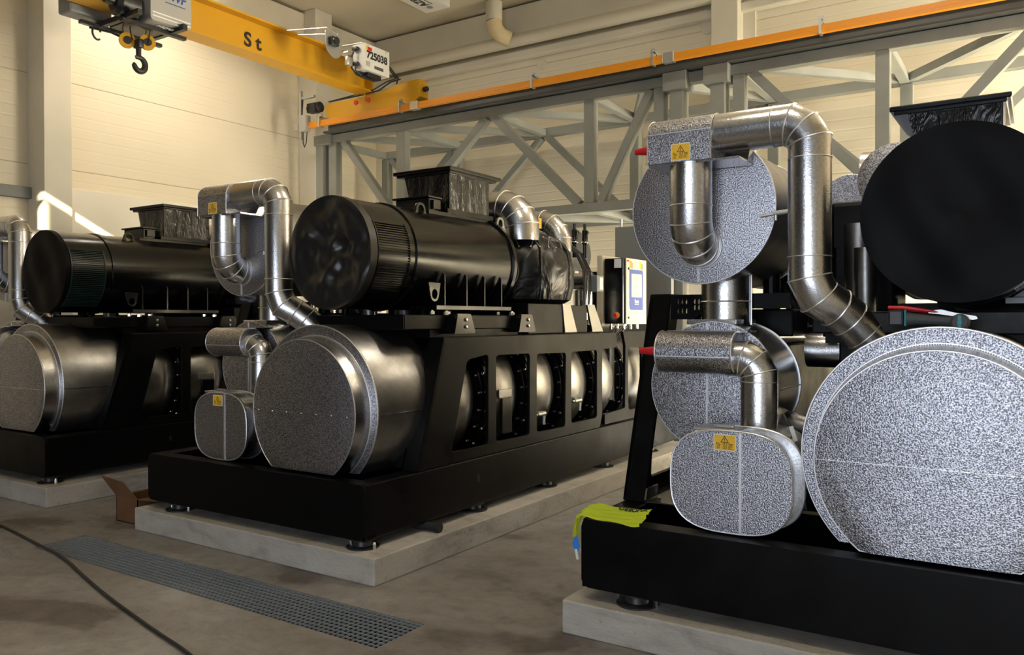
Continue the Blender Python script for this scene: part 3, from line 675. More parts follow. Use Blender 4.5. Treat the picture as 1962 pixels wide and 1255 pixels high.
    MB().box(-.665, -.655, .632, .640, .90, 1.58).build('vertical_seam', 'bright_seam', md)
    MB().box(-.285, -.278, .66, 1.08, 1.232, 1.238).build('side_seam', 'bright_seam', md)
    MB().box(-.80, -.52, .70, 1.05, 1.572, 1.60, .004).build('saddle', 'rolled_aluminium', md)
    # small cylinder with red plug, elbow down to the nitrogen drum
    sc = MB().lathe([(-.86, .110), (-.45, .110), (-.449, .08)], (0, .50, 1.428), 'X', 48).build('small_cylinder', 'stucco_aluminium', U, True)
    b = MB(); b.torus((-.859, .50, 1.428), (1, 0, 0), .110, .004, 48, 6); b.torus((-.452, .50, 1.428), (1, 0, 0), .110, .004, 48, 6); b.box(-.85, -.46, .388, .392, 1.405, 1.411); b.build('edge_bead', 'bright_seam', sc, True)
    MB().box(-.83, -.40, .50, .66, 1.532, 1.542).build('bridge_plate', 'rolled_aluminium', sc)
    MB().lathe([(0, .022), (.03, .024), (.09, .016), (.10, .016)], (-.862, .44, 1.432), (-1, 0, 0), 20).build('plug', 'red_plastic', sc, True, 'red plug')
    def gore(c, d0, d1, R, n=4):
        """centre points for an elbow from direction d0 to d1 starting at c"""
        d0 = Vector(d0).normalized(); d1 = Vector(d1).normalized(); ang = d0.angle(d1); axis = d0.cross(d1).normalized()
        cen = Vector(c) + axis.cross(d0) * R; r0 = Vector(c) - cen; out = []
        T = R * math.tan(ang / (2 * n))
        p = Vector(c)
        for k in range(n):
            d = Matrix.Rotation(ang * k / n, 3, axis) @ d0; p = p + d * T; out.append(p.copy()); d = Matrix.Rotation(ang * (k + 1) / n, 3, axis) @ d0; p = p + d * T
        return out, p
    e, p = gore((-.44, .50, 1.40), (1, 0, 0), (0, 0, -1), .10, 3)
    pts = [Vector((-.50, .50, 1.40))] + e + [Vector((p.x, .50, 1.03))]
    tp = MB().sweep(pts, .090, 40).build('nitrogen_pipe', 'rolled_aluminium', U, True)
    MB().seams(pts, .090, [1, 2, 3], .004).seams([pts[-2] - Vector((0, 0, .04)), pts[-1]], .09, [0], .003).build('pipe_seam', 'bright_seam', tp, True)
    # vertical pipe between the drums
    vp = MB().lathe([(1.56, .142), (1.60, .138), (1.88, .138)], (-.642, .90, 0), 'Z', 48).build('vertical_pipe', 'rolled_aluminium', U, True)
    b = MB(); 
    for z in (1.70,): b.torus((-.642, .90, z), (0, 0, 1), .139, .004, 48, 6)
    b.box(-.502, -.496, .895, .903, 1.57, 1.86); b.build('pipe_seam', 'bright_seam', vp, True)
    # upper vessel
    uv = MB().lathe([(.62, .388), (2.55, .388), (2.60, .30)], (-.682, 0, 2.188), 'Y', 80).build('upper_vessel', 'drum_shell', U, True)
    MB().lathe([(.600, .388), (.602, .396), (.625, .396)], (-.682, 0, 2.188), 'Y', 80).build('face_plate', 'stucco_aluminium', uv, True)
    b = MB(); b.torus((-.682, .604, 2.188), (0, 1, 0), .396, .004, 80, 6); b.torus((-.682, 1.45, 2.188), (0, 1, 0), .39, .004, 80, 6); b.build('edge_bead', 'bright_seam', uv, True)
    MB().box(-.698, -.690, .592, .600, 1.80, 1.95).build('vertical_seam', 'bright_seam', uv)
    rv = MB().lathe([(3.5, .25), (3.55, .38), (4.9, .39), (5.05, .36), (5.15, .25), (5.18, .05)], (-.28, 0, 2.37), 'Y', 64).build('rear_vessel', 'drum_shell', U, True)
    # U pipe from the arched box into the vessel face
    e1, p1 = gore((-.680, .45, 2.13), (0, 0, -1), (0, 1, 0), .14, 4)
    pts = [Vector((-.680, .45, 2.45))] + e1 + [p1 + Vector((0, .04, 0))]
    up = MB().sweep(pts, .108, 40).build('return_pipe', 'rolled_aluminium', U, True)
    b = MB().seams(pts, .108, [1, 2, 3, 4], .0035); b.torus((-.68, .45, 2.19), (0, 0, 1), .108, .0035, 40, 6); b.torus((-.68, .600, 1.99), (0, 1, 0), .112, .006, 40, 6); b.build('pipe_seam', 'bright_seam', up, True)
    # arched box
    arch = [(.338, 2.405), (.338, 2.55)] + [(.463 - .125 * math.cos(t), 2.55 + .10 * math.sin(t)) for t in [PI * k / 14 for k in range(1, 14)]] + [(.588, 2.55), (.588, 2.405)]
    ab = MB().prism(arch, 'X', -.876, -.535).build('arched_box', 'stucco_aluminium', U, True)
    b = MB(); 
    for x in (-.876, -.535): b.sweep([(x, q[0], q[1]) for q in arch], .003, 6)
    b.box(-.876, -.535, .3345, .338, 2.553, 2.558); b.build('edge_bead', 'bright_seam', ab, True)
    MB().box(-.876, -.40, .36, .588, 2.395, 2.406).build('bottom_tray', 'rolled_aluminium', ab)
    MB().prism([(.50, 2.40), (.588, 2.40), (.588, 2.50), (.56, 2.50)], 'X', -.535, -.40).build('side_tray', 'rolled_aluminium', ab)
    MB().lathe([(0, .023), (.03, .024), (.09, .016), (.10, .017)], (-.878, .42, 2.497), (-1, 0, 0), 20).build('plug', 'red_plastic', ab, True, 'red plug')
    sticker(ab, face_front(-.692, .3365, 2.453), .104, .088)
    # riser pipe
    zc = 2.545; rr = .100
    e1, p1 = gore((-.21, .45, zc), (1, 0, 0), (0, 0, -1), .125, 3)
    e2 = [Vector((p1.x, .45, 1.80)), Vector((-.045, .465, 1.705)), Vector((.02, .52, 1.655)), Vector((.075, .575, 1.60))]
    p2 = e2[-1]; dn = Vector((.62, .34, -.72)).normalized()
    pts = [Vector((-.56, .45, zc))] + e1 + e2 + [p2 + dn * .42]
    ri = MB().sweep(pts, rr, 44).build('riser_pipe', 'rolled_aluminium', U, True)
    b = MB().seams(pts, rr, range(1, 8), .004, 44)
    b.seams([Vector((p1.x, .45, 2.37)), Vector((p1.x, .45, 2.0))], rr, [0], .003, 44); b.seams([Vector((p1.x, .45, 1.90)), Vector((p1.x, .45, 1.8))], rr, [0], .003, 44)
    for t in (.10, .22): b.seams([p2 + dn * t, p2 + dn * (t + .1)], rr, [0], .003, 44)
    b.seams([Vector((-.25, .45, zc)), Vector((-.2, .45, zc))], rr, [0], .003, 44); b.build('pipe_seam', 'bright_seam', ri, True)
    b = MB(); b.cyl((p1.x - .09, .45, 2.125), (p1.x - .17, .45, 2.12), .012, 12); b.cyl((p1.x - .15, .45, 2.12), (p1.x - .235, .445, 2.11), .008, 12); b.cyl((p1.x - .16, .45, 2.12), (p1.x - .16, .45, 2.085), .009, 12); b.build('gauge_valve', 'galv_steel', ri, True)
    # pipes tucked between the drums
    b = MB(); b.sweep([(-.30, 1.35, 1.42), (.02, 1.35, 1.42), (.06, 1.35, 1.38), (.06, 1.35, 1.1)], .10, 32); b.sweep([(-.35, .95, 1.02), (-.12, .90, .98), (.02, .88, .95)], .085, 32); b.sweep([(-.3, .7, .78), (.1, .7, .78)], .13, 32)
    b.build('link_pipe', 'rolled_aluminium', U, True)
    b = MB(); b.sweep([(-.22, .50, 1.13), (-.17, .46, 1.06), (-.14, .45, .95), (-.12, .45, .80), (-.10, .45, .68)], .008, 8); b.sweep([(-.20, .5, .92), (-.15, .45, .85), (-.11, .45, .75)], .006, 8); b.build('sensor_cable', 'cable_rubber', U, True)
    b = MB(); b.beam((-.168, .44, 1.08), (-.145, .44, 1.01), .02, .004, (0, 1, 0)); b.beam((-.185, .44, .90), (-.15, .44, .85), .02, .004, (0, 1, 0)); b.build('cable_tag', 'label_white', U)
    # inner black works seen through gaps
    b = MB(); b.box(-.95, -.35, 1.2, 3.4, 1.50, 1.66, .01); b.box(-.08, .0, 1.1, 1.4, .6, 1.60, .01); b.box(-.95, -.5, 1.3, 3.3, .60, 1.45, .02); b.box(-.30, .10, 1.9, 2.3, 1.6, 2.35, .03)
    b.cyl((-.5, 1.3, 1.55), (-.5, 1.3, 1.9), .05, 16); b.cyl((-.35, 1.6, 1.55), (-.6, 1.6, 1.95), .06, 16); b.cyl((-.15, 1.2, 1.5), (-.15, 1.2, 2.0), .035, 16)
    b.build('inner_frame', 'frame_black', U)
    b = MB(); b.cyl((.02, 1.3, 1.58), (.02, 1.3, 2.0), .06, 24); b.cyl((-.12, 1.9, 1.6), (-.12, 1.9, 2.2), .09, 24); b.build('vertical_duct', 'drum_shell', U, True)
    # platform below the motor
    b = MB(); b.box(-.10, 1.02, .56, 2.05, 1.53, 1.636, .008); b.box(-.10, 1.0, .86, 2.0, 1.476, 1.53); b.build('motor_platform', 'frame_black', U)
    for y in (1.03, 1.88):
        q = MB(); q.prism([(y - .02, 1.50), (y + .02, 1.643), (y + .19, 1.643), (y + .25, 1.50)], 'X', .98, 1.10, .006); k = q.build('mounting_block', 'gloss_black', U)
        bolts([(1.10, y + .12, 1.60), (1.10, y + .12, 1.55)], (1, 0, 0), .014, .014, par=k); bolts([(1.04, y - .03, 1.636)], (0, 0, 1), .022, .03, par=k)
    b = MB(); b.box(.30, 1.04, 2.10, 2.68, 1.48, 1.736, .006); b.box(.30, 1.04, 2.80, 3.14, 1.48, 1.73, .006); b.box(-.5, .4, 2.1, 3.4, 1.48, 1.70); b.build('compressor_base', 'frame_black', U)
    for d in (0, .465):
        MB().prism([(2.656 + d, 1.740), (2.80 + d, 1.740), (2.925 + d + .06 * (d > 0), 1.485), (2.703 + d + .06 * (d > 0), 1.485)], 'X', 1.03, 1.05, .002).build('bright_plate', 'steel_bright', U)
    # motor ----------------------------------------------------------------------
    mx, mz = .545, 2.058
    mo = MB().lathe([(.405, .383), (.80, .383), (.803, .394), (.845, .394), (.848, .385), (2.03, .385), (2.033, .405), (2.075, .405), (2.078, .385), (2.09, .30)], (mx, 0, mz), 'Y', 96).build('motor_housing', 'gloss_black', U, True)
    b = MB(); R = MB(); rings = 22; n = 96; prev = None; bmf = b.bm; cen = bmf.verts.new((mx, .362, mz))
    rs = random.Random(3)
    for i in range(1, rings + 1):
        r = .388 * i / rings; L = []
        for k in range(n):
            a = 2 * PI * k / n; x, z = r * math.cos(a), r * math.sin(a)
            amp = (1 - (r / .39) ** 4)
            d = .010 * math.sin(5 * x * 3.1 + 2 * z * 4) * amp + .008 * math.sin(a * 3 + 1) * (r / .39) * amp + .006 * math.cos(9 * x - 7 * z) * amp
            L.append(bmf.verts.new((mx + x, .357 + d, mz + z)))
        if prev: b.bridge(prev, L)
        else:
            for k in range(n): bmf.faces.new((cen, L[k], L[(k + 1) % n]))
        prev = L
    L = [bmf.verts.new((mx + .39 * math.cos(2 * PI * k / n), .40, mz + .39 * math.sin(2 * PI * k / n))) for k in range(n)]; b.bridge(prev, L)
    b.build('end_cover', 'cover_black', mo, True)
    b = MB()
    for k in range(34):
        a = math.radians(-56 + 86 * k / 33); c0 = Vector((mx + .389 * math.cos(a), .42, mz + .389 * math.sin(a)))
        b.beam(c0, c0 + Vector((0, .30, 0)), .006, .008, (math.cos(a), 0, math.sin(a)))
    for y in (.41, .73):
        prev = None
        for k in range(20):
            a = math.radians(-58 + 90 * k / 19); p = Vector((mx + .388 * math.cos(a), y, mz + .388 * math.sin(a)))
            if prev: b.beam(prev, p, .012, .010, (0, 1, 0))
            prev = p
    b.build('louvre_panel', 'louvre_green', mo)
    b = MB(); b.box(.745, .75, 1.06, 1.30, 2.31, 2.32, .001); b.build('name_strip', 'gloss_black', mo)
    # terminal box (hopper shaped)
    tb_ = MB(); f = [(.285, 2.47), (.20, 2.775), (.665, 2.785), (.665, 2.47)]
    A = [tb_.bm.verts.new((p[0], 1.52, p[1])) for p in f]; B_ = [tb_.bm.verts.new((p[0], 2.07, p[1])) for p in f]
    tb_.bm.faces.new(A); tb_.bm.faces.new(B_[::-1]); tb_.bridge(A, B_); tb = tb_.build('terminal_box', 'wrap_black', U)
    b = MB(); b.box(.115, .712, 1.475, 2.19, 2.782, 2.812, .006); b.box(.135, .69, 1.50, 2.15, 2.765, 2.785, .004); b.box(.66, .672, 1.515, 1.53, 2.47, 2.78); b.build('lid', 'gloss_black', tb)
    b = MB(); b.box(.27, .70, 1.46, 2.09, 2.435, 2.475, .004); b.box(.35, .69, 1.44, 2.07, 2.36, 2.44, .004); b.box(.40, .70, 1.22, 1.5, 2.37, 2.44, .004); b.build('base_flange', 'gloss_black', tb)
    b = MB(); b.box(.30, .64, 1.30, 1.44, 2.44, 2.545, .006); b.box(.28, .65, 1.28, 1.45, 2.545, 2.56, .003); b.box(.64, .66, 1.33, 1.42, 2.46, 2.53, .003); b.build('junction_box', 'gloss_black', tb)
    # lifting eyes
    for y in (1.09, 2.15):
        me = plate_curve([(-.085, -.04), (.085, -.04), (.075, 0)] + [(.055 * math.cos(t) , .045 + .055 * math.sin(t)) for t in [PI * k / 12 for k in range(13)]] + [(-.075, 0)], [[(.032 * math.cos(t), .042 + .036 * math.sin(t)) for t in [2 * PI * k / 20 for k in range(20)]]], .022, .003)
        from_mesh(me, 'lifting_eye', 'gloss_black' if y < 2 else 'steel_bright', mo, face_right(.722, y, 2.375))
    me = plate_curve([(-.07, .04), (.07, .04), (.055, -.03)] + [(.05 * math.cos(t), -.05 - .05 * math.sin(t)) for t in [PI * k / 12 for k in range(13)]] + [(-.055, -.03)], [[(.03 * math.cos(t), -.045 + .034 * math.sin(t)) for t in [2 * PI * k / 20 for k in range(20)]]], .022, .003)
    from_mesh(me, 'lifting_eye', 'gloss_black', mo, face_right(.93, .99, 1.83))
    # motor feet ribs and rail
    for k, y in enumerate((1.085, 1.355, 1.59, 1.825)):
        MB().prism([(.72, 1.69), (.955, 1.69), (.955, 1.925), (.935, 1.945), (.86, 1.80), (.72, 1.70)], 'Y', y, y + .014, .002).build('foot_rib', 'gloss_black', mo)
    MB().box(.70, .962, .985, 1.965, 1.672, 1.706, .003).build('foot_rail', 'gloss_black', mo)
    bolts([(.94, .96, 1.64), (.94, 1.80, 1.64), (.90, 1.2, 1.64)], (0, 0, 1), .018, .03)
    # compressor in its laced jacket
    b = MB(); b.lathe([(1.74, .40), (1.78, .47), (1.90, .505), (2.08, .51), (2.20, .49), (2.30, .43), (2.375, .30), (2.40, .20)], (.50, 2.80, 0), 'Z', 96)
    for v in b.bm.verts:
        a = math.atan2(v.co.y - 2.80, v.co.x - .5); k = 1 + .016 * math.sin(7 * a + 3 * v.co.z) + .012 * math.sin(13 * a - 9 * v.co.z)
        v.co.x = .5 + (v.co.x - .5) * k; v.co.y = 2.8 + (v.co.y - 2.8) * k
    ja = b.build('insulation_jacket', 'jacket_vinyl', U, True)
    b = MB()
    for a in (-35, 5, -75):
        r = math.radians(a); b.sweep([(.5 + q * 1.012 * math.cos(r), 2.8 + q * 1.012 * math.sin(r), z) for z, q in ((1.78, .475), (1.90, .51), (2.08, .515), (2.20, .495), (2.29, .445))], .007, 8)
    b.build('jacket_piping', 'jacket_vinyl', ja, True)
    b = MB(); bt = MB()
    for a in (-62, -40, -20, 0):
        r0, r1 = math.radians(a - 5), math.radians(a + 5)
        P = lambda r, z, q: Vector((.5 + q * math.cos(r), 2.8 + q * math.sin(r), z))
        pA, pB, pC, pD = P(r0, 2.24, .485), P(r1, 2.24, .485), P(r0, 2.335, .40), P(r1, 2.335, .40)
        b.sweep([pA, (pA + pD) / 2 + Vector((0, 0, .02)), pD], .004, 6); b.sweep([pB, (pB + pC) / 2 + Vector((0, 0, .025)), pC], .004, 6)
        for p in (pA, pB, pC, pD): bt.lathe([(0, .010), (.008, .008)], p, (math.cos(r0), math.sin(r0), .5), 10)
    b.build('lacing', 'panel_grey', ja); bt.build('lacing_button', 'steel_bright', ja)
    MB().box(.985, .99, 2.99, 3.06, 2.03, 2.05).build('jacket_label', 'label_white', ja)
    b = MB(); b.torus((.80, 2.19, 2.02), (1, 0, 0), .12, .012, 40, 8, -PI / 2 - .6, PI / 2 + .6); b.lathe([(2.08, .2), (2.35, .2)], (.56, 0, 2.03), 'Y', 32); b.build('coupling_guard', 'gloss_black', U, True)
    # safety valves
    for (x, y) in ((.80, 3.33), (.86, 3.43)):
        b = MB(); b.lathe([(2.20, .02), (2.33, .02), (2.335, .032), (2.36, .036), (2.37, .030), (2.47, .028), (2.475, .016), (2.53, .016)], (x, y, 0), 'Z', 20); b.box(x + .02, x + .04, y - .015, y + .015, 2.43, 2.46, .004); vv = b.build('safety_valve', 'gloss_black', U, True)
        MB().torus((x, y, 2.35), (0, 0, 1), .035, .005, 24, 6).build('valve_ring', 'zinc_bolt', vv, True)
    b = MB(); rs = random.Random(5)
    for k in range(6):
        y = 3.28 + .03 * k; b.sweep([(.72 + .01 * k, 3.14 + .012 * k, 2.36), (.84 + .012 * rs.random(), y - .02, 2.24), (.92, y + .0, 2.08), (.93, y + .0, 1.90), (.90 + .03 * rs.random(), y, 1.74)], .005 + .003 * rs.random(), 8)
    b.build('cable_bundle', 'cable_rubber', U, True)
    jb = MB().box(.93, 1.0, 3.42, 3.56, 1.87, 2.03, .008).build('sensor_box', 'panel_grey', U); MB().box(1.0, 1.003, 3.47, 3.54, 1.89, 2.01).build('sensor_label', 'label_white', jb)
    # suction elbows
    e, p = gore((.34, 2.50, 2.60), (1, 0, 0), (0, 0, -1), .22, 4)
    pts = [Vector((-.45, 2.50, 2.60))] + e + [Vector((p.x, 2.5, 2.30))]
    pts = [q + Vector((.16, 0, 0)) for q in pts]
    pts[0].x = -.2
    se_ = MB().sweep(pts, .160, 40).build('suction_elbow', 'rolled_aluminium', U, True)
    MB().seams(pts, .160, range(1, 5), .004).build('pipe_seam', 'bright_seam', se_, True)
    MB().lathe([(2.30, .225), (2.305, .235), (2.32, .235), (2.75, .235)], (.03, 0, 2.535), 'Y', 48).build('pipe_end_cap', 'stucco_aluminium', se_, True)
    MB().lathe([(2.42, .175), (2.425, .18), (2.8, .18)], (-.27, 0, 2.43), 'Y', 40).build('pipe_end_cap', 'stucco_aluminium', se_, True)
    MB().box(.862, .868, 2.555, 2.60, 2.41, 2.50).build('pipe_sticker', 'sticker_yellow', se_)
    e, p = gore((.45, 3.05, 2.60), (1, 0, 0), (0, 0, -1), .24, 4)
    pts = [Vector((-.4, 3.05, 2.60))] + e + [Vector((p.x, 3.05, 2.3))]; pts = [q + Vector((.12, 0, -.06)) for q in pts]
    se2 = MB().sweep(pts, .10, 36).build('discharge_elbow', 'rolled_aluminium', U, True); MB().seams(pts, .10, range(1, 5), .003).build('pipe_seam', 'bright_seam', se2, True)
    b = MB(); b.cyl((.55, 4.0, 1.5), (.55, 4.0, 2.05), .12, 28); b.cyl((.2, 3.75, 2.0), (.75, 3.75, 2.0), .10, 28); b.cyl((.70, 3.7, 1.6), (.70, 3.7, 1.9), .05, 20); b.build('rear_pipe', 'rolled_aluminium', U, True)
    # switch cabinet
    cb = MB().box(.77, .985, 4.03, 4.57, 1.555, 2.235, .008).build('switch_cabinet', 'gloss_black', U)
    dd = MB().box(.986, 1.003, 4.075, 4.575, 1.552, 2.237, .004).build('cabinet_door', 'cabinet_cream', cb)
    me = plate_curve(rounded([(4.165, 1.70), (4.48, 1.70), (4.48, 2.125), (4.14, 2.125), (4.14, 1.74)], .02), [], .002); from_mesh(me, 'display_surround', 'label_blue', dd, xf(1.004))
    me = plate_curve(rounded([(4.19, 1.835), (4.445, 1.835), (4.445, 2.08), (4.19, 2.08)], .008), [], .002); from_mesh(me, 'display', 'screen_film', dd, xf(1.0052))
    text('Yuzic', .05, face_right(1.0055, 4.32, 1.79), 'lettering', 'ink_white', dd, .0003, .001); MB().box(1.005, 1.0056, 4.27, 4.37, 1.758, 1.765).build('lettering_line', 'ink_white', dd)
    for (y, z, w, h, mm) in ((4.15, 2.14, .055, .07, 'label_orange'), (4.205, 2.135, .02, .06, 'panel_grey'), (4.40, 2.14, .045, .07, 'sticker_yellow'), (4.447, 2.135, .03, .06, 'panel_grey'), (4.085, 2.20, .05, .02, 'red_plastic'), (4.44, 1.57, .07, .06, 'label_white')):
        MB().box(1.003, 1.0045, y, y + w, z, z + h).build('door_sticker', mm, dd)
    for z in (2.13, 1.62): MB().lathe([(0, .012), (.008, .012)], (1.003, 4.12, z), 'X', 16).build('door_lock', 'cast_iron', dd, True)
    k = MB().lathe([(0, .032), (.006, .032)], (.915, 4.029, 1.645), (0, -1, 0), 28).build('switch_plate', 'sticker_yellow', cb, True)
    b = MB(); b.lathe([(0, .024), (.03, .022)], (.905, 4.023, 1.645), (0, -1, 0), 24); b.build('rotary_switch', 'red_plastic', cb, True)
    MB().box(.885, .965, 4.026, 4.03, 2.135, 2.225).build('type_plate', 'label_white', cb)
    MB().box(.70, .76, 4.0, 4.60, 1.53, 2.27, .003).build('back_panel', 'cabinet_cream', cb); MB().box(.60, .70, 3.98, 4.0, 1.5, 2.1).build('back_shield', 'gloss_black', cb)
    b = MB()
    for j in range(9): b.cyl((.82 + .05 * (j % 3), 4.08 + .055 * j, 1.50), (.82 + .05 * (j % 3), 4.08 + .055 * j, 1.556), .014, 12)
    b.build('cable_gland', 'zinc_bolt', cb, True)
    b = MB()
    for j in range(7): b.sweep([(.84 + .04 * (j % 3), 4.02 + .05 * j, 1.53), (.9, 3.9 + .03 * j, 1.42), (1.0, 3.68 + .015 * j, 1.40), (1.0, 3.68 + .015 * j, .8)], .009, 6)
    b.build('cable_bundle', 'cable_rubber', U)
    return U

def children(o, M={}):
    return [c for c in bpy.data.objects if c.parent == o]
KIDS = {}
def copy_tree(o, parent=None):
    c = o.copy(); COL.objects.link(c); c.parent = parent
    for ch in KIDS.get(o.name, []): copy_tree(ch, c)
    return c

U0 = machine()
for o in bpy.data.objects:
    if o.parent: KIDS.setdefault(o.parent.name, []).append(o)
units = {0: U0, 1: copy_tree(U0), -1: copy_tree(U0)}
lab = {0: 'black and silver heat pump unit on the middle concrete base', 1: 'nearest heat pump unit at right, its end drums bright and speckled', -1: 'heat pump unit at far left beside the wall column'}
for k, u in units.items():
    u.location = (LX + k * LD, LY, 0); tag(u, lab[k], 'heat pump', 'heat pump units in a row')
def descend(o):
    for c in [c for c in bpy.data.objects if c.parent == o]:
        yield c
        yield from descend(c)
for k, u in units.items():
    for c in list(descend(u)):
        nm = c.name.split('.')[0]
        if nm == 'plug' and k != 1: bpy.data.objects.remove(c); continue
        if nm == 'louvre_panel' and k != -1: c.data = c.data.copy(); c.data.materials[0] = MATS['gloss_black']
        if nm == 'end_cover' and k == 0:
            c.data = c.data.copy(); c.data.materials[0] = MATS['tarpaulin']
            from mathutils import noise as mn
            for v in c.data.vertices:
                dx, dz = v.co.x - .545, v.co.z - 2.058; r = math.hypot(dx, dz)
                if v.co.y < .39:
                    a = math.atan2(dz, dx); f = max(0, 1 - (r / .39) ** 3)
                    cr = 1 - abs(mn.noise(Vector((dx * 5, dz * 5, 1.3)))) * 2
                    v.co.y += -.020 + .055 * f * mn.noise(Vector((dx * 4.5, dz * 4.5, 5))) + .03 * f * mn.noise(Vector((dx * 11, dz * 11, 2))) + .016 * cr * max(0, 1 - r / .3) + .014 * math.sin(a * 4 + .6) * (r / .39) ** 2 * (r < .385)
# concrete bases
for k, lb in ((0, 'middle low concrete base behind the floor grating'), (1, 'concrete base under the nearest unit at bottom right'), (-1, 'concrete base under the far left unit')):
    o = MB().box(-1.197, 1.265, 0, 5.42, 0, .17, .008).build('concrete_plinth', 'pad_concrete'); o.location = (LX + k * LD, LY, 0)
    tag(o, lb, 'plinth', 'concrete machine bases')

# ------------------------------------------------------------------ things on the floor
b = MB(); b.box(GX0, GX1, GY0, GY0 + .006, -.035, -.002); b.box(GX0, GX1, GY1 - .006, GY1, -.035, -.002); b.box(GX0, GX0 + .006, GY0, GY1, -.035, -.002); b.box(GX1 - .006, GX1, GY0, GY1, -.035, -.002)
n = int((GX1 - GX0) / .0345)
for k in range(1, n): x = GX0 + (GX1 - GX0) * k / n; b.box(x - .0017, x + .0017, GY0, GY1, -.012, -.002)
for k in range(1, 10): y = GY0 + (GY1 - GY0) * k / 10; b.box(GX0, GX1, y - .0017, y + .0017, -.010, -.0025)
tag(b.build('floor_grating', 'grating_steel'), 'long galvanised steel floor grating set in the concrete floor', 'grating')
P = [(-9.5, 3.3, .012), (-8.2, 3.2, .012), (-6.787, 3.092, .012), (-6.35, 3.03, .012), (-5.984, 2.967, .014), (-5.5, 2.90, .014), (-4.922, 2.732, .012), (-4.459, 2.611, .012), (-4.1, 2.53, .012), (-3.775, 2.457, .012), (-3.409, 2.387, .012), (-2.9, 2.25, .012), (-2.2, 1.9, .012)]
cu = bpy.data.curves.new('c', 'CURVE'); cu.dimensions = '3D'; cu.bevel_depth = .0085; cu.bevel_resolution = 3; sp = cu.splines.new('NURBS'); sp.points.add(len(P) - 1)
for k, p in enumerate(P): sp.points[k].co = (p[0] + .0, p[1] + .02 * math.sin(k * 2.1) * (0 if 2 <= k <= 10 else 1), p[2], 1)
sp.use_endpoint_u = True; sp.order_u = 3; sp.resolution_u = 10
o = bpy.data.objects.new('tmp', cu); COL.objects.link(o); me = bpy.data.meshes.new_from_object(o.evaluated_get(bpy.context.evaluated_depsgraph_get())); bpy.data.objects.remove(o)
for pl in me.polygons: pl.use_smooth = True
tag(from_mesh(me, 'power_cable', 'cable_rubber', None), 'black power cable lying across the concrete floor in front of the grating', 'cable')
# cardboard box
bx = empty('cardboard_box', (-6.2, 3.69, 0), 'open brown cardboard box on the floor beside the middle concrete base', 'box')
b = MB(); b.box(0, .29, 0, .006, 0, .197); b.box(0, .006, 0, .5, 0, .197); b.box(.284, .29, 0, .5, 0, .197); b.box(0, .29, .494, .5, 0, .197); b.box(0, .29, 0, .5, 0, .006); b.build('carton', 'cardboard', bx)
b = MB(); vs = [(0, 0, .197), (.29, 0, .197), (.125, -.02, .32), (-.19, -.02, .345)]
for off in (0, .005): pass
A = [b.bm.verts.new(Vector(v)) for v in vs]; B_ = [b.bm.verts.new(Vector(v) + Vector((0, .006, 0))) for v in vs]; b.bm.faces.new(A); b.bm.faces.new(B_[::-1]); b.bridge(A, B_); b.build('flap', 'cardboard', bx)
b = MB(); vs = [(.29, 0, .197), (.29, .5, .197), (.55, .5, .205), (.52, .03, .205)]
A = [b.bm.verts.new(Vector(v)) for v in vs]; B_ = [b.bm.verts.new(Vector(v) + Vector((0, 0, .005))) for v in vs]; b.bm.faces.new(A); b.bm.faces.new(B_[::-1]); b.bridge(A, B_); b.build('flap', 'cardboard', bx)
b = MB(); vs = [(0, .5, .197), (.29, .5, .197), (.32, .62, .27), (.0, .62, .27)]
A = [b.bm.verts.new(Vector(v)) for v in vs]; B_ = [b.bm.verts.new(Vector(v) + Vector((0, .004, .004))) for v in vs]; b.bm.faces.new(A); b.bm.faces.new(B_[::-1]); b.bridge(A, B_); b.build('flap', 'cardboard', bx)
# black rag under the skid edge
b = MB(); b.lathe([(0, .02), (.05, .032), (.16, .028), (.24, .034)], (-3.62, 4.26, .207), (1, .12, -.02), 16); tag(b.build('rubber_sleeve', 'rag_black', None, True), 'black rubber sleeve lying on the middle concrete base under the skid', 'sleeve')
b = MB(); b.box(-7.42, -7.36, 3.60, 3.63, .001, .006); tag(b.build('paper_scrap', 'label_white'), 'tiny white paper scrap on the floor in front of the far left base', 'scrap')
# yellow lifting sling over the skid corner of the near unit
RX = LX + LD
sl = empty('lifting_sling', (RX - 1.12, LY + .10, .6), 'fluorescent yellow lifting sling draped over the corner of the nearest skid', 'sling')
b = MB(); nseg = 40; rows = 13; vv = []
path = [(-.030, -.035, -.115), (-.026, -.03, -.06), (-.015, -.02, -.01), (.012, -.01, .014), (.06, 0, .016), (.14, 0, .012), (.22, -.01, .010), (.30, -.02, .012), (.355, -.02, .016)]
def pp(t):
    f = t * (len(path) - 1); i = min(int(f), len(path) - 2); u = f - i; return Vector(path[i]).lerp(Vector(path[i + 1]), u)
for i in range(nseg + 1):
    t = i / nseg; c = pp(t); wdt = .022 + .045 * min(1, t * 1.6) + .012 * (t > .7) * (t - .7) / .3; row = []
    for j in range(rows):
        s_ = j / (rows - 1) * 2 - 1
        z = .007 * abs(math.sin(j * 1.57)) + .004 * math.sin(t * 19 + j) + (.012 * max(0, t - .85) / .15 * max(0, s_))
        off = Vector((.004 * math.sin(j * 2.1 + t * 9), wdt * s_ - .012, z + (s_ + 1) / 2 * .034 * min(1, t * 1.8) - .012 * (1 - s_) / 2)) if t > .28 else Vector((-z, wdt * s_ * 1.0, z * .3))
        row.append(b.bm.verts.new(c + off + Vector((0, 0, 0))))
    vv.append(row)
for i in range(nseg):
    for j in range(rows - 1): b.bm.faces.new((vv[i][j], vv[i][j + 1], vv[i + 1][j + 1], vv[i + 1][j]))
r = bmesh.ops.solidify(b.bm, geom=b.bm.faces[:], thickness=.010)
web = b.build('webbing', 'sling_yellow', sl, True)
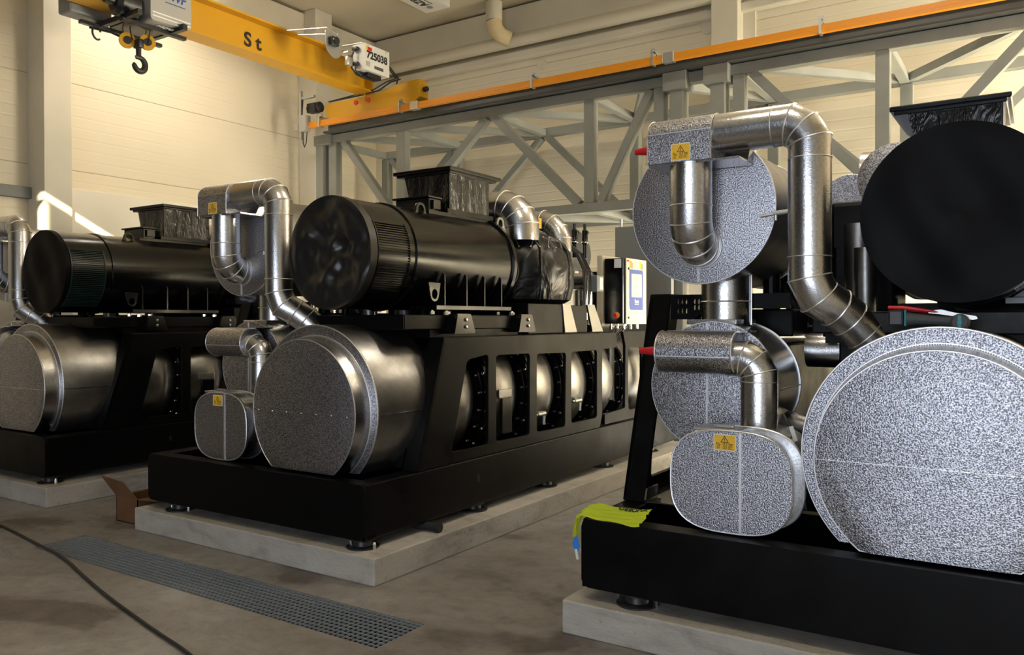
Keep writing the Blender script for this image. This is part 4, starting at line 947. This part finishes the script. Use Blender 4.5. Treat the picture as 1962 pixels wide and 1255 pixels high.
text('DUORRO', .036, Matrix.Translation((.262, .022, .048)) @ Matrix.Rotation(PI - .08, 4, 'Z') @ Matrix.Rotation(math.radians(-32), 4, 'X'), 'lettering', 'ink_black', web, .0008, .0008)
b = MB()
vs = [(-.034, -.04, -.11), (-.02, -.045, -.11), (-.002, -.05, -.155), (-.008, -.05, -.185), (-.034, -.048, -.18), (-.046, -.045, -.15)]
A = [b.bm.verts.new(Vector(v)) for v in vs]; B_ = [b.bm.verts.new(Vector(v) + Vector((0, .003, 0))) for v in vs]; b.bm.faces.new(A); b.bm.faces.new(B_[::-1]); b.bridge(A, B_); b.build('tag', 'tag_blue', sl, False, 'blue plastic tag')
b = MB(); b.beam((-.022, -.052, -.175), (-.010, -.055, -.225), .014, .002, (0, 1, 0)); b.build('tag', 'label_white', sl, False, 'white paper strip')

# cordless tool and pliers lying on the near unit's big drum
ct = empty('cordless_driver', (RX + .272, LY + .40, 1.556), 'black and teal cordless screwdriver lying on the nearest large drum', 'power tool')
b = MB(); b.box(0, .065, -.035, .035, .012, .085, .01); b.build('battery', 'plastic_black', ct)
MB().box(.066, .075, -.033, .033, .012, .085, .004).build('teal_band', 'teal_rubber', ct)
b = MB(); b.sweep([(.075, 0, .045), (.11, 0, .045), (.18, 0, .04), (.24, 0, .035), (.27, 0, .032)], [.032, .026, .022, .024, .03], 20); b.build('handle', 'tool_grey', ct, True)
b = MB(); b.lathe([(-.06, .028), (-.05, .036), (.05, .036), (.06, .030)], (.285, 0, .030), 'Y', 28); b.build('motor_body', 'tool_grey', ct, True)
MB().lathe([(-.063, .008), (-.0625, .010), (-.0615, .010)], (.285, 0, .030), 'Y', 16).build('teal_stripe', 'teal_rubber', ct)
b = MB(); b.prism([(.279, .0), (.291, .0), (.293, .03), (.291, .06), (.279, .06), (.277, .03)], 'Y', -.0625, -.058); b.build('teal_stripe', 'teal_rubber', ct)
pl = empty('water_pump_pliers', (RX + .272, LY + .395, 1.648), 'red handled pliers resting on the cordless screwdriver', 'pliers')
b = MB(); b.sweep([(0, -.01, .004), (.06, -.012, .003), (.13, -.008, -.006), (.20, 0, -.018)], [.008, .009, .008, .006], 12); b.build('handle', 'red_plastic', pl, True)
b = MB(); b.sweep([(.02, .02, -.004), (.08, .02, -.006), (.14, .012, -.012), (.17, .006, -.016)], [.008, .009, .008, .006], 12); b.build('handle', 'red_plastic', pl, True)
b = MB(); b.prism(rounded([(.16, -.012), (.21, -.006), (.26, -.020), (.345, -.036), (.35, -.048), (.33, -.052), (.26, -.036), (.20, -.026), (.16, -.022)], .006), 'Y', -.006, .008); b.build('jaw', 'steel_bright', pl)

# ------------------------------------------------------------------ behind the machines
gb = empty('grey_panel', (-4.04, 9.15, 0), 'tall flat grey steel panel standing in front of the truss at centre right', 'panel')
MB().box(-.40, .26, -.03, .03, 0, 2.74, .004).build('sheet', 'panel_grey', gb); MB().box(.26, .34, -.03, .05, 0, 2.74, .004).build('edge_post', 'panel_grey', gb)
MB().cyl((-.33, 0, 2.74), (-.33, 0, 2.84), .02, 12).build('lug', 'galv_steel', gb, True)
